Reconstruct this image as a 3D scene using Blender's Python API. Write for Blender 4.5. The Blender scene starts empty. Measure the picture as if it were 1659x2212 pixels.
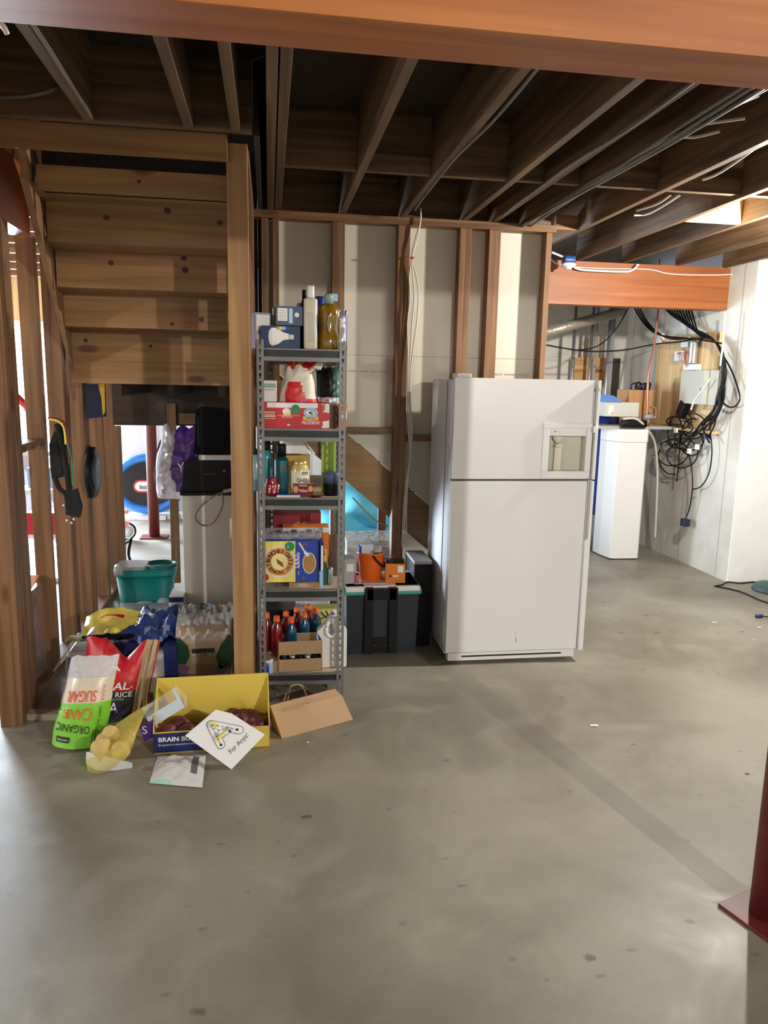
import bpy, math, random
from mathutils import Vector, Matrix, noise, Euler
PI = math.pi
C = bpy.context.scene.collection
random.seed(7)

# ------------------------------------------------------------------ camera model
FPX, CX, CY, EYE = 1600.0, 829.5, 1106.0, 1.62
def _n(v): return v / v.length
_Y = _n(Vector((580 - CX, 817 - CY, FPX)))
_D = Vector((645 - CX, 10050 - CY, FPX)); _D = _n(_D - _D.dot(_Y) * _Y)
_X = _D.cross(_Y)
if _X.x < 0: _X = -_X
RW = Matrix((_X, _Y, -_D))            # camera (right, down, forward) -> world
def ray(px, py): return RW @ Vector((px - CX, py - CY, FPX))
def _hit(px, py, a, val):
    d = ray(px, py); o = Vector((0, 0, EYE))
    return o + d * ((val - o[a]) / d[a])
def atY(px, py, y): return _hit(px, py, 1, y)
def atX(px, py, x): return _hit(px, py, 0, x)
def atZ(px, py, z=0.0): return _hit(px, py, 2, z)
def onP(px, py, p0, n):
    d = ray(px, py); o = Vector((0, 0, EYE))
    return o + d * ((p0 - o).dot(n) / d.dot(n))

# ------------------------------------------------------------------ materials
_M = {}
def _new(name):
    m = bpy.data.materials.new(name); m.use_nodes = True
    nt = m.node_tree; b = nt.nodes['Principled BSDF']
    return m, nt, b
def sset(b, k, v):
    if k in b.inputs: b.inputs[k].default_value = v
def plain(name, col, rough=0.5, metal=0.0, var=0.0, scale=20.0, bump=0.0, coat=0.0, trans=0.0, alpha=None, emit=None):
    if name in _M: return _M[name]
    m, nt, b = _new(name)
    col = tuple(col) + (1,)
    b.inputs['Base Color'].default_value = col
    b.inputs['Roughness'].default_value = rough
    b.inputs['Metallic'].default_value = metal
    if coat: sset(b, 'Coat Weight', coat); sset(b, 'Coat Roughness', 0.12)
    if trans: sset(b, 'Transmission Weight', trans); b.inputs['IOR'].default_value = 1.35
    if alpha is not None: b.inputs['Alpha'].default_value = alpha
    if emit: sset(b, 'Emission Color', tuple(emit[:3]) + (1,)); sset(b, 'Emission Strength', emit[3])
    if var or bump:
        tc = nt.nodes.new('ShaderNodeTexCoord'); nz = nt.nodes.new('ShaderNodeTexNoise')
        nz.inputs['Scale'].default_value = scale; nz.inputs['Detail'].default_value = 5
        nt.links.new(tc.outputs['Object'], nz.inputs['Vector'])
        if var:
            mx = nt.nodes.new('ShaderNodeMix'); mx.data_type = 'RGBA'
            mx.inputs[6].default_value = tuple(c * (1 - var) for c in col[:3]) + (1,)
            mx.inputs[7].default_value = tuple(min(1, c * (1 + var)) for c in col[:3]) + (1,)
            nt.links.new(nz.outputs['Fac'], mx.inputs[0]); nt.links.new(mx.outputs[2], b.inputs['Base Color'])
        if bump:
            bp = nt.nodes.new('ShaderNodeBump'); bp.inputs['Strength'].default_value = bump; bp.inputs['Distance'].default_value = 0.01
            nt.links.new(nz.outputs['Fac'], bp.inputs['Height']); nt.links.new(bp.outputs[0], b.inputs['Normal'])
    _M[name] = m; return m
def wood(name, c0, c1, axis, knots=True, rough=0.6, knotcol=(0.08, 0.03, 0.012), grain=1.0, coat=0.0):
    """c0, c1: dark and light tones; axis: the grain direction 0/1/2 in object space."""
    if name in _M: return _M[name]
    m, nt, b = _new(name); N = nt.nodes; L = nt.links
    b.inputs['Roughness'].default_value = rough
    if coat: sset(b, 'Coat Weight', coat); sset(b, 'Coat Roughness', 0.25)
    tc = N.new('ShaderNodeTexCoord'); oi = N.new('ShaderNodeObjectInfo')
    ad = N.new('ShaderNodeVectorMath'); ad.operation = 'MULTIPLY_ADD'
    ad.inputs[1].default_value = (1, 1, 1)
    sc = N.new('ShaderNodeVectorMath'); sc.operation = 'SCALE'; sc.inputs[0].default_value = (13.7, 7.3, 19.1)
    L.new(oi.outputs['Random'], sc.inputs['Scale'])
    L.new(tc.outputs['Object'], ad.inputs[0]); L.new(sc.outputs[0], ad.inputs[2])
    mp = N.new('ShaderNodeMapping'); s = [26.0, 26.0, 26.0]; s[axis] = 1.1; mp.inputs['Scale'].default_value = s
    L.new(ad.outputs[0], mp.inputs['Vector'])
    n1 = N.new('ShaderNodeTexNoise'); n1.inputs['Scale'].default_value = grain; n1.inputs['Detail'].default_value = 6; n1.inputs['Distortion'].default_value = 0.6
    L.new(mp.outputs[0], n1.inputs['Vector'])
    rp = N.new('ShaderNodeValToRGB'); rp.color_ramp.elements[0].position = 0.3; rp.color_ramp.elements[1].position = 0.72
    rp.color_ramp.elements[0].color = tuple(c0) + (1,); rp.color_ramp.elements[1].color = tuple(c1) + (1,)
    L.new(n1.outputs['Fac'], rp.inputs[0]); col = rp.outputs[0]
    n2 = N.new('ShaderNodeTexNoise'); n2.inputs['Scale'].default_value = 1.3; L.new(ad.outputs[0], n2.inputs['Vector'])
    hv = N.new('ShaderNodeHueSaturation')
    mr = N.new('ShaderNodeMapRange'); mr.inputs['To Min'].default_value = 0.75; mr.inputs['To Max'].default_value = 1.25
    L.new(n2.outputs['Fac'], mr.inputs['Value']); L.new(mr.outputs[0], hv.inputs['Value']); L.new(col, hv.inputs['Color']); col = hv.outputs[0]
    if knots:
        mk = N.new('ShaderNodeMapping'); k = [9.0, 9.0, 9.0]; k[axis] = 3.2; mk.inputs['Scale'].default_value = k
        L.new(ad.outputs[0], mk.inputs['Vector'])
        vo = N.new('ShaderNodeTexVoronoi'); vo.inputs['Scale'].default_value = 0.62; L.new(mk.outputs[0], vo.inputs['Vector'])
        kr = N.new('ShaderNodeMapRange'); kr.inputs['From Min'].default_value = 0.09; kr.inputs['From Max'].default_value = 0.15
        kr.inputs['To Min'].default_value = 0.85; kr.inputs['To Max'].default_value = 0.0
        L.new(vo.outputs['Distance'], kr.inputs['Value'])
        mx = N.new('ShaderNodeMix'); mx.data_type = 'RGBA'; mx.inputs[7].default_value = tuple(knotcol) + (1,)
        L.new(kr.outputs[0], mx.inputs[0]); L.new(col, mx.inputs[6]); col = mx.outputs[2]
    L.new(col, b.inputs['Base Color'])
    bp = N.new('ShaderNodeBump'); bp.inputs['Strength'].default_value = 0.15; bp.inputs['Distance'].default_value = 0.004
    L.new(n1.outputs['Fac'], bp.inputs['Height']); L.new(bp.outputs[0], b.inputs['Normal'])
    _M[name] = m; return m
def concrete_floor():
    m, nt, b = _new('sealed_concrete'); N = nt.nodes; L = nt.links
    tc = N.new('ShaderNodeTexCoord')
    def nz(scale, detail=6, dist=0.0):
        n = N.new('ShaderNodeTexNoise'); n.inputs['Scale'].default_value = scale; n.inputs['Detail'].default_value = detail
        n.inputs['Distortion'].default_value = dist; L.new(tc.outputs['Object'], n.inputs['Vector']); return n
    a = nz(0.9, 8, 0.4); r = N.new('ShaderNodeValToRGB'); e = r.color_ramp.elements
    e[0].position = 0.33; e[0].color = (0.165, 0.143, 0.103, 1); e[1].position = 0.66; e[1].color = (0.34, 0.315, 0.25, 1)
    L.new(a.outputs['Fac'], r.inputs[0]); col = r.outputs[0]
    def over(col, fac, c, blend='MIX'):
        mx = N.new('ShaderNodeMix'); mx.data_type = 'RGBA'; mx.blend_type = blend; mx.inputs[7].default_value = c
        L.new(fac, mx.inputs[0]); L.new(col, mx.inputs[6]); return mx.outputs[2]
    def ramp(sock, lo, hi, t0, t1):
        q = N.new('ShaderNodeMapRange'); q.inputs['From Min'].default_value = lo; q.inputs['From Max'].default_value = hi
        q.inputs['To Min'].default_value = t0; q.inputs['To Max'].default_value = t1; L.new(sock, q.inputs['Value']); return q.outputs[0]
    b2 = nz(3.1, 7, 1.2); col = over(col, ramp(b2.outputs['Fac'], 0.5, 0.75, 0, 0.35), (0.42, 0.39, 0.32, 1))
    b3 = nz(2.2, 5, 0.5); col = over(col, ramp(b3.outputs['Fac'], 0.6, 0.8, 0, 0.55), (0.17, 0.135, 0.09, 1))
    # dark scuffs and spots
    mp = N.new('ShaderNodeMapping'); mp.inputs['Scale'].default_value = (2.2, 3.4, 1); mp.inputs['Rotation'].default_value = (0, 0, 0.5)
    L.new(tc.outputs['Object'], mp.inputs['Vector'])
    v = N.new('ShaderNodeTexVoronoi'); v.inputs['Scale'].default_value = 1.4; L.new(mp.outputs[0], v.inputs['Vector'])
    dn = nz(22, 3); ds = N.new('ShaderNodeMath'); ds.operation = 'MULTIPLY_ADD'; ds.inputs[1].default_value = 0.16; L.new(dn.outputs['Fac'], ds.inputs[0]); L.new(v.outputs['Distance'], ds.inputs[2])
    col = over(col, ramp(ds.outputs[0], 0.115, 0.155, 0.75, 0.0), (0.085, 0.07, 0.055, 1))
    mp3 = N.new('ShaderNodeMapping'); mp3.inputs['Scale'].default_value = (3.2, 6.5, 1); mp3.inputs['Rotation'].default_value = (0, 0, -0.35)
    L.new(tc.outputs['Object'], mp3.inputs['Vector'])
    v2 = N.new('ShaderNodeTexVoronoi'); v2.inputs['Scale'].default_value = 1.7; L.new(mp3.outputs[0], v2.inputs['Vector'])
    d2 = N.new('ShaderNodeMath'); d2.operation = 'MULTIPLY_ADD'; d2.inputs[1].default_value = 0.3; L.new(nz(14, 5, 1.0).outputs['Fac'], d2.inputs[0]); L.new(v2.outputs['Distance'], d2.inputs[2])
    col = over(col, ramp(d2.outputs[0], 0.2, 0.26, 0.55, 0.0), (0.12, 0.1, 0.08, 1))
    # rust brown patch
    rp = N.new('ShaderNodeVectorMath'); rp.operation = 'DISTANCE'; rp.inputs[1].default_value = (0.62, 2.28, 0); 
    mp2 = N.new('ShaderNodeMapping'); mp2.inputs['Scale'].default_value = (1, 1.4, 1); mp2.inputs['Location'].default_value = (0, -0.9, 0)
    L.new(tc.outputs['Object'], mp2.inputs['Vector']); L.new(mp2.outputs[0], rp.inputs[0])
    b4 = nz(6, 5, 1); ml = N.new('ShaderNodeMath'); ml.operation = 'MULTIPLY'
    L.new(ramp(rp.outputs['Value'], 0.1, 0.42, 0.8, 0.0), ml.inputs[0]); L.new(ramp(b4.outputs['Fac'], 0.42, 0.62, 0, 1), ml.inputs[1])
    col = over(col, ml.outputs[0], (0.22, 0.135, 0.07, 1))
    f = nz(160, 2); col = over(col, ramp(f.outputs['Fac'], 0.35, 0.75, 0, 0.16), (0.1, 0.09, 0.07, 1))
    L.new(col, b.inputs['Base Color'])
    L.new(ramp(b2.outputs['Fac'], 0.3, 0.7, 0.38, 0.58), b.inputs['Roughness'])
    bp = N.new('ShaderNodeBump'); bp.inputs['Strength'].default_value = 0.12; bp.inputs['Distance'].default_value = 0.006
    L.new(nz(5, 6).outputs['Fac'], bp.inputs['Height']); L.new(bp.outputs[0], b.inputs['Normal'])
    return m
def concrete_wall(name, base, dirt, axis):
    """poured wall with vertical form lines; axis: the horizontal coordinate along the wall."""
    m, nt, b = _new(name); N = nt.nodes; L = nt.links
    b.inputs['Roughness'].default_value = 0.8
    tc = N.new('ShaderNodeTexCoord')
    a = N.new('ShaderNodeTexNoise'); a.inputs['Scale'].default_value = 1.7; a.inputs['Detail'].default_value = 9; a.inputs['Distortion'].default_value = 0.5
    L.new(tc.outputs['Object'], a.inputs['Vector'])
    r = N.new('ShaderNodeValToRGB'); e = r.color_ramp.elements; e[0].position = 0.32; e[0].color = tuple(dirt) + (1,); e[1].position = 0.55; e[1].color = tuple(base) + (1,)
    L.new(a.outputs['Fac'], r.inputs[0])
    w = N.new('ShaderNodeTexWave'); w.wave_type = 'BANDS'; w.bands_direction = 'X' if axis == 0 else 'Y'; w.inputs['Scale'].default_value = 0.52; w.inputs['Distortion'].default_value = 0.02
    L.new(tc.outputs['Object'], w.inputs['Vector'])
    q = N.new('ShaderNodeMapRange'); q.inputs['From Min'].default_value = 0.996; q.inputs['From Max'].default_value = 1.0; q.inputs['To Min'].default_value = 0; q.inputs['To Max'].default_value = 0.55
    L.new(w.outputs['Fac'], q.inputs['Value'])
    mx = N.new('ShaderNodeMix'); mx.data_type = 'RGBA'; mx.inputs[7].default_value = tuple(c * 0.5 for c in dirt) + (1,)
    L.new(q.outputs[0], mx.inputs[0]); L.new(r.outputs[0], mx.inputs[6]); L.new(mx.outputs[2], b.inputs['Base Color'])
    n = N.new('ShaderNodeTexNoise'); n.inputs['Scale'].default_value = 9; n.inputs['Detail'].default_value = 8; L.new(tc.outputs['Object'], n.inputs['Vector'])
    bp = N.new('ShaderNodeBump'); bp.inputs['Strength'].default_value = 0.35; bp.inputs['Distance'].default_value = 0.01
    L.new(n.outputs['Fac'], bp.inputs['Height']); L.new(bp.outputs[0], b.inputs['Normal'])
    _M[name] = m; return m
def film(name, col=(0.9, 0.92, 0.95), clear=0.75, rough=0.12):
    if name in _M: return _M[name]
    m, nt, b = _new(name); N = nt.nodes; L = nt.links
    b.inputs['Base Color'].default_value = tuple(col) + (1,); b.inputs['Roughness'].default_value = rough
    t = N.new('ShaderNodeBsdfTransparent'); t.inputs[0].default_value = (1, 1, 1, 1)
    mx = N.new('ShaderNodeMixShader'); mx.inputs[0].default_value = clear
    L.new(b.outputs[0], mx.inputs[1]); L.new(t.outputs[0], mx.inputs[2]); L.new(mx.outputs[0], N['Material Output'].inputs[0])
    tc = N.new('ShaderNodeTexCoord'); nz = N.new('ShaderNodeTexNoise'); nz.inputs['Scale'].default_value = 22; nz.inputs['Detail'].default_value = 4
    L.new(tc.outputs['Object'], nz.inputs['Vector'])
    bp = N.new('ShaderNodeBump'); bp.inputs['Strength'].default_value = 0.9; bp.inputs['Distance'].default_value = 0.02
    L.new(nz.outputs['Fac'], bp.inputs['Height']); L.new(bp.outputs[0], b.inputs['Normal'])
    _M[name] = m; return m

STUD = [wood('pine_stud_%s' % 'xyz'[a], (0.11, 0.05, 0.018), (0.28, 0.145, 0.06), a) for a in range(3)]
POSTW = wood('pine_post', (0.24, 0.125, 0.045), (0.44, 0.26, 0.11), 2)
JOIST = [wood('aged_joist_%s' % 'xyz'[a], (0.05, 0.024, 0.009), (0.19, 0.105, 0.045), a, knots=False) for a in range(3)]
SPRUCE = wood('spruce_stair', (0.2, 0.105, 0.036), (0.34, 0.195, 0.08), 0)
LVL = [wood('orange_lvl_%s' % 'xyz'[a], (0.26, 0.07, 0.015), (0.43, 0.145, 0.035), a, knots=False, rough=0.5, grain=0.7) for a in range(3)]
PLY = wood('plywood', (0.56, 0.35, 0.15), (0.78, 0.55, 0.29), 2, knotcol=(0.3, 0.14, 0.05))
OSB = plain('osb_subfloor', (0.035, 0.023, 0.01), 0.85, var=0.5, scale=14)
FLOOR = concrete_floor()
CW_GREY = concrete_wall('concrete_grey', (0.66, 0.64, 0.58), (0.5, 0.47, 0.4), 1)
CW_WHITE = concrete_wall('concrete_white', (0.8, 0.81, 0.82), (0.68, 0.68, 0.68), 0)
DRYB = plain('drywall_back_paper', (0.6, 0.56, 0.47), 0.85, var=0.05, scale=6)
WHITE = plain('white_enamel', (0.8, 0.8, 0.8), 0.32, coat=0.4, var=0.03, scale=3)
WPLAS = plain('white_plastic', (0.8, 0.8, 0.8), 0.35)
CREAM = plain('cream', (0.72, 0.68, 0.56), 0.5)
GREYP = plain('grey_plastic', (0.33, 0.33, 0.34), 0.45)
DARK = plain('black_plastic', (0.006, 0.006, 0.008), 0.42)
MATTE = plain('black_fabric', (0.012, 0.012, 0.013), 0.9, bump=0.3, scale=60)
SHOE = plain('grey_steel', (0.2, 0.205, 0.215), 0.42, metal=0.35)
SHOED = plain('recess_shade_steel', (0.03, 0.031, 0.034), 0.45, metal=0.3)  # darker copy of the steel, shade painted into the beam recess
PARTB = plain('particle_board', (0.45, 0.36, 0.26), 0.8, var=0.18, scale=90)
CARD = plain('cardboard', (0.42, 0.28, 0.15), 0.85, var=0.06, scale=12)
KRAFT = plain('kraft_paper', (0.47, 0.31, 0.175), 0.85, var=0.07, scale=9, bump=0.2)
NAVY = plain('navy_print', (0.012, 0.022, 0.13), 0.4)
BLUE = plain('blue_print', (0.02, 0.06, 0.42), 0.35)
SKY = plain('light_blue', (0.35, 0.55, 0.85), 0.4)
RED = plain('red_print', (0.55, 0.015, 0.025), 0.4)
MAROON = plain('maroon_print', (0.2, 0.006, 0.014), 0.45)
YEL = plain('yellow_card', (0.72, 0.55, 0.09), 0.55, var=0.03)
YEL2 = plain('yellow_print', (0.85, 0.72, 0.12), 0.4)
GOLD = plain('gold_lid', (0.62, 0.42, 0.14), 0.35, metal=0.5)
ORANGE = plain('orange_print', (0.72, 0.2, 0.01), 0.4)
ORAP = plain('orange_plastic', (0.75, 0.13, 0.01), 0.35)
GREEN = plain('green_print', (0.02, 0.26, 0.1), 0.45)
LIME = plain('lime_print', (0.2, 0.58, 0.03), 0.35, coat=0.5)
TEAL = plain('teal_plastic', (0.0, 0.2, 0.2), 0.3)
PURP = plain('purple_print', (0.075, 0.015, 0.24), 0.3, coat=0.4)
PRED = plain('red_primer_steel', (0.13, 0.018, 0.014), 0.45, var=0.25, scale=25)
COPPER = plain('copper_pipe', (0.55, 0.24, 0.17), 0.35, metal=0.7)
for _d in (DARK,): sset(_d.node_tree.nodes['Principled BSDF'], 'Specular IOR Level', 0.22)
CHROME = plain('galvanised', (0.55, 0.56, 0.58), 0.3, metal=0.85)
INK = plain('black_ink', (0.01, 0.01, 0.012), 0.6)
WINK = plain('white_ink', (0.85, 0.85, 0.85), 0.5)
PAPER = plain('white_paper', (0.82, 0.82, 0.84), 0.7, var=0.02, bump=0.1, scale=6)
CLEAR = film('clear_film')
MILKY = film('milky_film', (0.85, 0.87, 0.9), 0.42, 0.2)
BROWN = plain('brown_print', (0.22, 0.1, 0.04), 0.5)

# ------------------------------------------------------------------ mesh builder
_txt = {}
def text_geo(s, bold=0.0):
    k = (s, bold)
    if k not in _txt:
        cu = bpy.data.curves.new('t', 'FONT'); cu.body = s; cu.size = 1.0; cu.offset = bold; cu.resolution_u = 3
        o = bpy.data.objects.new('t', cu); C.objects.link(o)
        dg = bpy.context.evaluated_depsgraph_get(); dg.update()
        me = bpy.data.meshes.new_from_object(o.evaluated_get(dg))
        vs = [(v.co.x, v.co.y) for v in me.vertices]; fs = [tuple(p.vertices) for p in me.polygons]
        bpy.data.objects.remove(o); bpy.data.curves.remove(cu); bpy.data.meshes.remove(me)
        x0 = min(v[0] for v in vs); y0 = min(v[1] for v in vs); x1 = max(v[0] for v in vs); y1 = max(v[1] for v in vs)
        _txt[k] = ([((x - x0), (y - y0)) for x, y in vs], fs, x1 - x0, y1 - y0)
    return _txt[k]
class Frame:
    def __init__(s, o, u, v): s.o, s.u, s.v = Vector(o), Vector(u), Vector(v); s.n = s.u.cross(s.v).normalized()
    def __call__(s, x, y, l=0.0): return s.o + s.u * x + s.v * y + s.n * l
def faces_of(w, d, h):
    return {'front': Frame((-w/2, -d/2, 0), (1, 0, 0), (0, 0, 1)), 'left': Frame((-w/2, d/2, 0), (0, -1, 0), (0, 0, 1)),
            'right': Frame((w/2, -d/2, 0), (0, 1, 0), (0, 0, 1)), 'top': Frame((-w/2, -d/2, h), (1, 0, 0), (0, 1, 0))}
class B:
    def __init__(s): s.v, s.f, s.m, s.mats, s.sm = [], [], [], [], []
    def mi(s, mat):
        if mat not in s.mats: s.mats.append(mat)
        return s.mats.index(mat)
    def add(s, vs, fs, mat, smooth=False, M=None):
        k = len(s.v); s.v += [tuple(M @ Vector(p)) if M is not None else tuple(p) for p in vs]
        i = s.mi(mat)
        for f in fs: s.f.append(tuple(k + j for j in f)); s.m.append(i); s.sm.append(smooth)
        return s
    def box(s, x0, x1, y0, y1, z0, z1, mat, M=None, taper=0.0, ty=None):
        a = taper; b_ = taper if ty is None else ty
        vs = [(x0, y0, z0), (x1, y0, z0), (x1, y1, z0), (x0, y1, z0), (x0+a, y0+b_, z1), (x1-a, y0+b_, z1), (x1-a, y1-b_, z1), (x0+a, y1-b_, z1)]
        return s.add(vs, [(0, 3, 2, 1), (4, 5, 6, 7), (0, 1, 5, 4), (1, 2, 6, 5), (2, 3, 7, 6), (3, 0, 4, 7)], mat, False, M)
    def rbox(s, x0, x1, y0, y1, z0, z1, r, mat, M=None, n=4, zr=0.0):
        """box with rounded vertical edges (and a small top/bottom chamfer zr)."""
        pts = []
        for cx, cy, a0 in ((x1-r, y1-r, 0), (x0+r, y1-r, PI/2), (x0+r, y0+r, PI), (x1-r, y0+r, 1.5*PI)):
            for i in range(n + 1):
                a = a0 + PI/2*i/n; pts.append((cx, cy, math.cos(a), math.sin(a)))
        lv = [(z0, r)] if not zr else [(z0, r-zr), (z0+zr, r)]
        lv += [(z1, r)] if not zr else [(z1-zr, r), (z1, r-zr)]
        k = len(pts); vs = []; fs = []
        for z, q in lv: vs += [(cx+q*c, cy+q*t, z) for cx, cy, c, t in pts]
        for j in range(len(lv)-1):
            for i in range(k): fs.append((j*k+i, j*k+(i+1) % k, (j+1)*k+(i+1) % k, (j+1)*k+i))
        s.add(vs, fs, mat, True, M)
        k0 = len(s.v) - len(vs); i = s.mi(mat)
        s.f.append(tuple(k0 + q for q in reversed(range(k)))); s.m.append(i); s.sm.append(False)
        s.f.append(tuple(k0 + (len(lv)-1)*k + q for q in range(k))); s.m.append(i); s.sm.append(False)
        return s
    def lathe(s, prof, mat, M=None, n=20, sx=1.0, sy=1.0, smooth=True, c=(0, 0)):
        vs = []; fs = []
        for r, z in prof: vs += [(c[0]+sx*r*math.cos(2*PI*i/n), c[1]+sy*r*math.sin(2*PI*i/n), z) for i in range(n)]
        for j in range(len(prof)-1):
            for i in range(n): fs.append((j*n+i, j*n+(i+1) % n, (j+1)*n+(i+1) % n, (j+1)*n+i))
        if prof[0][0] > 1e-5: fs.append(tuple(reversed(range(n))))
        if prof[-1][0] > 1e-5: fs.append(tuple((len(prof)-1)*n+i for i in range(n)))
        return s.add(vs, fs, mat, smooth, M)
    def cyl(s, p0, p1, r, mat, n=12, r1=None, smooth=True):
        p0, p1 = Vector(p0), Vector(p1); d = p1 - p0
        M = Matrix.Translation(p0) @ d.to_track_quat('Z', 'Y').to_matrix().to_4x4()
        return s.lathe([(r, 0), (r if r1 is None else r1, d.length)], mat, M, n, smooth=smooth)
    def tube(s, pts, r, mat, n=6, sub=4, closed=False):
        P = [Vector(p) for p in pts]
        if sub > 1 and len(P) > 2:
            Q = []; L = len(P); rng = range(L if closed else L-1)
            for i in rng:
                a = P[(i-1) % L] if (closed or i > 0) else P[0]; b_ = P[i]; c_ = P[(i+1) % L]; d = P[(i+2) % L] if (closed or i+2 < L) else P[-1]
                for k in range(sub):
                    t = k/sub; Q.append(0.5*((2*b_) + (c_-a)*t + (2*a-5*b_+4*c_-d)*t*t + (3*b_-a-3*c_+d)*t*t*t))
            if not closed: Q.append(P[-1])
            P = Q
        vs = []; fs = []; up = Vector((0.13, 0.21, 0.97)); K = len(P)
        for i, p in enumerate(P):
            t = (P[(i+1) % K] - P[i-1]) if closed else (P[min(i+1, K-1)] - P[max(i-1, 0)])
            if t.length < 1e-9: t = Vector((0, 0, 1))
            t.normalize(); a = t.cross(up)
            if a.length < 1e-3: a = t.cross(Vector((1, 0, 0)))
            a.normalize(); b_ = t.cross(a); up = -b_ if False else up
            vs += [p + r*(math.cos(2*PI*j/n)*a + math.sin(2*PI*j/n)*b_) for j in range(n)]
        R = K if closed else K-1
        for i in range(R):
            for j in range(n): fs.append((i*n+j, i*n+(j+1) % n, ((i+1) % K)*n+(j+1) % n, ((i+1) % K)*n+j))
        return s.add(vs, fs, mat, True)
    def prism(s, pts, d, mat, M=None, mat_side=None):
        """closed polygon pts (3D) extruded by vector d."""
        n = len(pts); d = Vector(d); vs = [Vector(p) for p in pts]; vs += [p + d for p in vs]
        s.add(vs, [tuple(range(n)), tuple(reversed(range(n, 2*n)))], mat, False, M)
        return s.add(vs, [(i, i+n, (i+1) % n + n, (i+1) % n) for i in range(n)], mat_side or mat, False, M)
    def rect(s, F, x0, y0, x1, y1, mat, l=0.0006): return s.add([F(x0, y0, l), F(x1, y0, l), F(x1, y1, l), F(x0, y1, l)], [(0, 1, 2, 3)], mat)
    def poly(s, F, pts, mat, l=0.0008): return s.add([F(x, y, l) for x, y in pts], [tuple(range(len(pts)))], mat)
    def disc(s, F, cx, cy, rx, ry, mat, l=0.001, n=28): return s.poly(F, [(cx+rx*math.cos(2*PI*i/n), cy+ry*math.sin(2*PI*i/n)) for i in range(n)], mat, l)
    def star(s, F, cx, cy, r0, r1, mat, l, n=24): return s.poly(F, [(cx+(r1 if i % 2 else r0)*math.cos(PI*i/n), cy+(r1 if i % 2 else r0)*math.sin(PI*i/n)) for i in range(2*n)], mat, l)
    def cap(s, F, p, q, w, mat, l):
        a = math.atan2(q[1]-p[1], q[0]-p[0]); pts = []
        for c, a0 in ((q, a-PI/2), (p, a+PI/2)):
            pts += [(c[0]+w*math.cos(a0+PI*i/8), c[1]+w*math.sin(a0+PI*i/8)) for i in range(9)]
        return s.poly(F, pts, mat, l)
    def text(s, F, t, x, y, h, mat, rot=0.0, l=0.0016, width=None, bold=0.0, center=True):
        vs, fs, W, H = text_geo(t, bold); k = h/H; kx = (width/W) if width else k
        ca, sa = math.cos(rot), math.sin(rot); out = []
        for a, b_ in vs:
            p = (a - (W/2 if center else 0))*kx; q = (b_ - (H/2 if center else 0))*k
            out.append(F(x + p*ca - q*sa, y + p*sa + q*ca, l))
        return s.add(out, fs, mat)
    def arc_text(s, F, t, cx, cy, r, h, mat, a0, a1, l=0.002, bold=0.02, flip=False):
        n = len(t)
        for i, ch in enumerate(t):
            if ch == ' ': continue
            a = a0 + (a1-a0)*(i+0.5)/n
            s.text(F, ch, cx+r*math.cos(a), cy+r*math.sin(a), h, mat, a - PI/2 if not flip else a + PI/2, l, bold=bold)
        return s
    def grid(s, fn, nu, nv, mat, smooth=True, pick=None, flip=False):
        vs = [fn(i/nu, j/nv) for j in range(nv+1) for i in range(nu+1)]
        k = len(s.v); s.v += [tuple(p) for p in vs]
        for j in range(nv):
            for i in range(nu):
                f = (j*(nu+1)+i, j*(nu+1)+i+1, (j+1)*(nu+1)+i+1, (j+1)*(nu+1)+i)
                if flip: f = f[::-1]
                mt = pick((i+0.5)/nu, (j+0.5)/nv) if pick else mat
                s.f.append(tuple(k+q for q in f)); s.m.append(s.mi(mt)); s.sm.append(smooth)
        return s
    def blob(s, c, r, mat, seed=0, amp=0.1, n=14, M=None):
        vs = []; fs = []; R = n//2+1
        for j in range(R+1):
            th = PI*j/R
            for i in range(n):
                ph = 2*PI*i/n; d = Vector((math.sin(th)*math.cos(ph), math.sin(th)*math.sin(ph), math.cos(th)))
                q = 1 + amp*noise.noise(d*1.6 + Vector((seed*3.1, seed*1.7, 0)))*2
                p = Vector((c[0]+d.x*r[0]*q, c[1]+d.y*r[1]*q, c[2]+d.z*r[2]*q)); vs.append(M @ p if M is not None else p)
        for j in range(R):
            for i in range(n): fs.append((j*n+i, (j+1)*n+i, (j+1)*n+(i+1) % n, j*n+(i+1) % n))
        return s.add(vs, fs, mat, True)
    def pillow(s, w, h, t, mat, pick=None, crease=0.0, seed=0, nu=16, nv=20, foot=0.0, narrow=0.0, base=True, shape=None, back=None):
        """soft bag standing on z=0, w wide (x), h tall (z), t thick (y); pick(u,v) chooses the face's material on the front."""
        def th(u, v):
            eu = max(0.0, 1-abs(2*u-1)**2.6)**0.6
            ev = max(0.0, 1-v**3.5)**0.8 * (1 if base else max(0.0, 1-(1-v)**5)**0.6)
            return eu*ev
        def pt(u, v, sgn):
            ww = w*(1 - narrow*v); x = (u-0.5)*ww; z = v*h; y = sgn*t/2*th(u, v)
            if shape: x, z = shape(u, v, x, z)
            q = Vector((x*9+seed*5.3, z*9, sgn*2.0+seed)); edge = min(1, 6*u, 6*(1-u))
            nn = noise.noise(q)*0.6 + abs(noise.noise(q*2.7))*0.5
            y += sgn*crease*nn*edge; x += crease*0.5*noise.noise(q*1.3+Vector((9, 2, 4)))
            if v > 0.7: z += crease*1.5*noise.noise(Vector((u*5+seed, 3.3, seed)))*(v-0.7)/0.3
            return Vector((x, y, max(z, 0)))
        s._front = lambda u, v: pt(u, v, -1)
        s.grid(lambda u, v: pt(u, v, -1), nu, nv, mat, True, pick)
        s.grid(lambda u, v: pt(u, v, 1), nu, nv, mat, True, back or pick, flip=True)
        return s
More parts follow.
